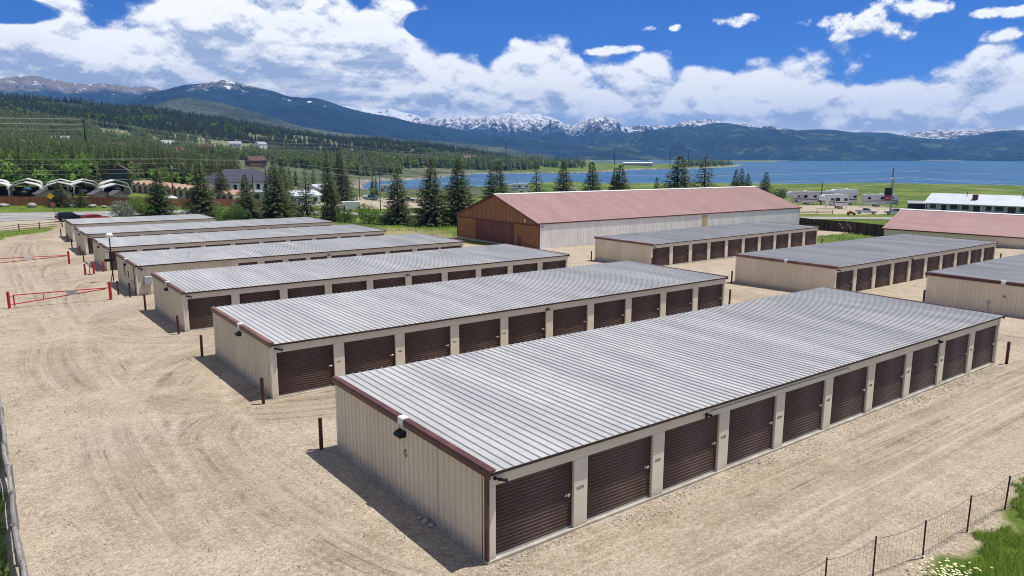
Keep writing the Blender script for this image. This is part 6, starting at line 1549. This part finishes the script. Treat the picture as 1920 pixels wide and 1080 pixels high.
def caravan(label, loc, rz, L, skin, stripe, fifth=False, nose=True, hgt=2.65, group='caravans on the lots'):
    t = thing('caravan', label, 'caravan', loc, rz, group); t.scale = (1.2, 1.28, 1.55); h0, h1 = .62, .62 + hgt
    prof = [(-L / 2, h0 + .15), (-L / 2, h1 - .1), (-L / 2 + .12, h1), (L / 2 - .9, h1), (L / 2 - .35, h1 - .28), (L / 2, h1 - 1.0), (L / 2 - .05, h0 + .9), (L / 2 - .5, h0), (-L / 2 + .1, h0)]
    if fifth: prof = [(-L / 2, h0 + .15), (-L / 2, h1), (L / 2 + .8, h1 + .12), (L / 2 + 1.7, h1 - .3), (L / 2 + 1.9, h1 - 1.1), (L / 2 + 1.4, h1 - 1.35), (L / 2 - .3, h1 - 1.4), (L / 2 - .45, h0), (-L / 2 + .1, h0)]
    mb = MB(); hull(mb, prof, 1.22, .02); mb.build('body', skin, t)
    for s in (-1, 1):
        y = s * 1.222
        def plate(nm, m, q, o=.012, par=t):
            mb = MB(); vs = [(x, y - s * .03, z) for x, z in q] + [(x, y + s * o, z) for x, z in q]; n = len(q)
            f = [tuple(range(n - 1, -1, -1)), tuple(range(n, 2 * n))] + [(i, (i + 1) % n, n + (i + 1) % n, n + i) for i in range(n)]
            mb.add(vs, f if s < 0 else [g[::-1] for g in f]); return mb.build(nm, m, par)
        for a, w_, z, hh in ((-L * .36, 1.1, h0 + 1.35, .6), (L * .02, 1.3, h0 + 1.3, .75), (L * .30, .8, h0 + 1.45, .5)):
            plate('window', M_GLASS, [(a - w_ / 2, z), (a + w_ / 2, z), (a + w_ / 2, z + hh), (a - w_ / 2, z + hh)], .02)
        plate('door', M_GREYW, [(L * .14, h0 + .1), (L * .14 + .75, h0 + .1), (L * .14 + .75, h0 + 2.0), (L * .14, h0 + 2.0)], .015)
        plate('stripe', stripe, [(-L / 2 + .3, h0 + .75), (L / 2 - .8, h0 + .95), (L / 2 - .4, h0 + 1.25), (L * .05, h0 + 1.1), (-L / 2 + .3, h0 + .95)], .010)
        plate('stripe', stripe, [(L * .22, h0 + .15), (L / 2 - .6, h0 + .2), (L / 2 - .3, h0 + 1.0), (L * .36, h0 + .6)], .011)
    mb = MB(); mb.bbox((-.5, -.4, h1), (.5, .4, h1 + .28), .06); mb.bbox((L * .25, -.2, h1), (L * .25 + .4, .2, h1 + .16), .04); mb.build('roof_unit', M_WHITE, t)
    for x in (-.75, .1):
        for y in (-1.02, 1.02): wheel(t, x - L * .08, y, .36, .2)
    mb = MB(); mb.tube([(L / 2 - .5, 0, .6), (L / 2 + (1.0 if not fifth else .2), 0, .55)], .06, 6); mb.tube([(L / 2 - .1, 0, .58), (L / 2 - .1, 0, -.3)], .05, 6); mb.tube([(-L / 2 + .4, .8, .6), (-L / 2 + .4, .8, -.3)], .05, 6); mb.build('hitch', M_DARK, t)
    return t
SK = carpaint('caravan_white', (.80, .80, .78)); SKG = carpaint('caravan_grey', (.58, .58, .58)); ST1 = mat('stripe_charcoal', (.04, .04, .045), .4); ST2 = mat('stripe_tan', (.20, .18, .17), .4)
caravan('white travel trailer with a rounded nose by the inlet', P(185, 360, .1), R(150 + 5), 10.5, SK, ST1)
caravan('white caravan hidden behind the big spruces near the inlet', P(250, 330, .1), R(150), 9, SK, ST2)
caravan('grey motorhome with black swirls, leftmost on the right lot', P(280.5, 172.5, .1), R(150), 9.0, SKG, ST1, True, hgt=3.0)
caravan('grey caravan end-on behind the leftmost motorhome', P(291, 168.5, .1), R(146), 9.5, SKG, ST1, hgt=2.9)
caravan('white fifth wheel caravan with a swooping nose on the right lot', P(268.5, 151.5, .1), R(146), 6.8, SK, ST2, True, hgt=2.8)
caravan('tall white motorhome with charcoal stripes towering behind the white fifth wheel', P(292, 170, 1.2) if False else P(296, 163, 0), R(150), 7.5, SK, ST1, True, hgt=3.6)
caravan('long grey travel trailer behind the two white pickups', P(294, 147.5, .1), R(-38), 11.5, carpaint('caravan_silver', (.66, .66, .66)), ST2)
caravan('white caravan seen over the barn ridge beside the sparse spruce', P(232, 268, .1), R(140), 8.5, SK, ST2)
caravan('white caravan peeping over the middle of the barn ridge', P(300, 225, .1), R(145), 9, SK, ST2)
caravan('white caravan left of the very small spruce over the barn ridge', P(322, 226, .1), R(145), 10, SK, ST1)
t = thing('cargo_trailer', 'small white box trailer behind the wooden post', 'trailer', P(83.5, 187.0), R(-20), None)
mb = MB(); hull(mb, [(-2.4, .5), (2.2, .5), (2.45, .9), (2.45, 2.7), (-2.4, 2.75)], 1.1, .01); mb.build('box_body', M_WHITE, t)
for y in (-1.1, 1.1): wheel(t, -.2, y, .36, .2)
mb = MB(); mb.tube([(2.3, 0, .5), (3.6, 0, .45)], .05, 6); mb.tube([(3.5, 0, .45), (3.5, 0, -.1)], .04, 6); mb.build('hitch', M_DARK, t)
mb = MB(); mb.box((-2.43, -1.0, .6), (-2.405, 1.0, 2.6)); mb.build('rear_door', M_GREY, t)
# boats and cars kept under the carports
M_TARP = mat('dark_boat_cover', (.02, .028, .045), .7, 0, .15)
def covered_boat(label, loc, rz, m):
    t = thing('covered_boat', label, 'boat', loc, rz, 'covered boats under the carports')
    secs = []
    for x, w_, zb, zt in ((-2.6, .95, .55, 1.5), (-1, 1.1, .5, 1.75), (1, 1.0, .5, 1.7), (2.2, .55, .7, 1.4), (2.9, .06, 1.0, 1.25)): secs.append([(x, -w_, (zb + zt) / 2), (x, -w_ * .5, zt - .1), (x, 0, zt), (x, w_ * .5, zt - .1), (x, w_, (zb + zt) / 2), (x, w_ * .5, zb), (x, 0, zb - .12), (x, -w_ * .5, zb)])
    mb = MB(); loft(mb, secs); mb.build('hull', m, t, smooth=True)
    mb = MB(); mb.box((-1.8, -.7, .36), (3.6, .7, .44)); mb.build('boat_trailer', M_DARK, t)
    for y in (-.85, .85): wheel(t, -.8, y, .33, .2)
    return t
for x, y, rz, lab, m in [(4.6, 222.8, 1.45, 'dark covered boat under the carport at the left edge', M_TARP), (10.8, 220.6, 1.4, 'black covered boat under the second carport from the left', M_BLACK), (18.4, 221.0, 1.5, 'grey covered boat behind the fence spruce', M_GREY), (24.2, 224.4, 1.5, 'dark covered boat behind the smaller fence spruce', M_TARP), (30.8, 215.0, 1.6, 'grey covered boat under the carport closest to the road', M_GREYW), (33.3, 233.6, 1.6, 'dark covered boat under the farthest right back carport', M_TARP), (12.3, 234.5, 1.5, 'blue covered boat under the back row carport second from left', mat('blue_boat_cover', (.05, .12, .19), .6))]:
    covered_boat(lab, P(x, y), rz, m)
t = thing('road_roller', 'orange compact machine with a roller beside the grass on the right lot', 'machine', P(231, 125.0), R(-60))
mb = MB(); mb.bbox((-1.2, -.6, .45), (.9, .6, 1.15), .08); mb.bbox((-.6, -.5, 1.15), (.2, .5, 1.5), .06); mb.build('chassis', mat('orange_paint', (.45, .16, .04), .5, 0, .15), t)
for x in (-.8, 1.0): mb = MB(); mb.tube([(x, -.55, .42), (x, .55, .42)], .42, 12); mb.build('roller', M_RUST, t)
t = thing('flatbed_trailer', 'dark flat trailer carrying rusty machine parts beside the pylon sign', 'trailer', P(250.5, 114.0), R(-70))
mb = MB(); mb.box((-3.6, -1.1, .75), (3.6, 1.1, .95)); mb.build('deck', M_DARK, t)
mb = MB(); mb.bbox((-2.8, -.8, .96), (-.6, .8, 2.3), .1); mb.tube([(.2, -.6, 1.3), (1.6, .3, 2.2), (2.8, .3, 1.2)], .16, 8); mb.build('machine_parts', M_RUST, t)
for x in (-.6, .4):
    for y in (-1.1, 1.1): wheel(t, x, y, .4, .22)
t = thing('dome_tent', 'white dome tent with a blue flap beside the gabled units', 'tent', P(41.2, 203.4))
mb = MB(); mb.ball((0, 0, 0), 2.2, 14, 8, sq=(1, 1, .8)); mb.build('tent_shell', M_WHITE, t, smooth=True)
mb = MB(); mb.prism([(1.7, 0), (3.4, 0), (3.0, 1.3), (2.1, 1.4)], -1.2, -.4, 1); mb.build('tent_flap', mat('blue_tarp', (.03, .16, .45), .6), t)
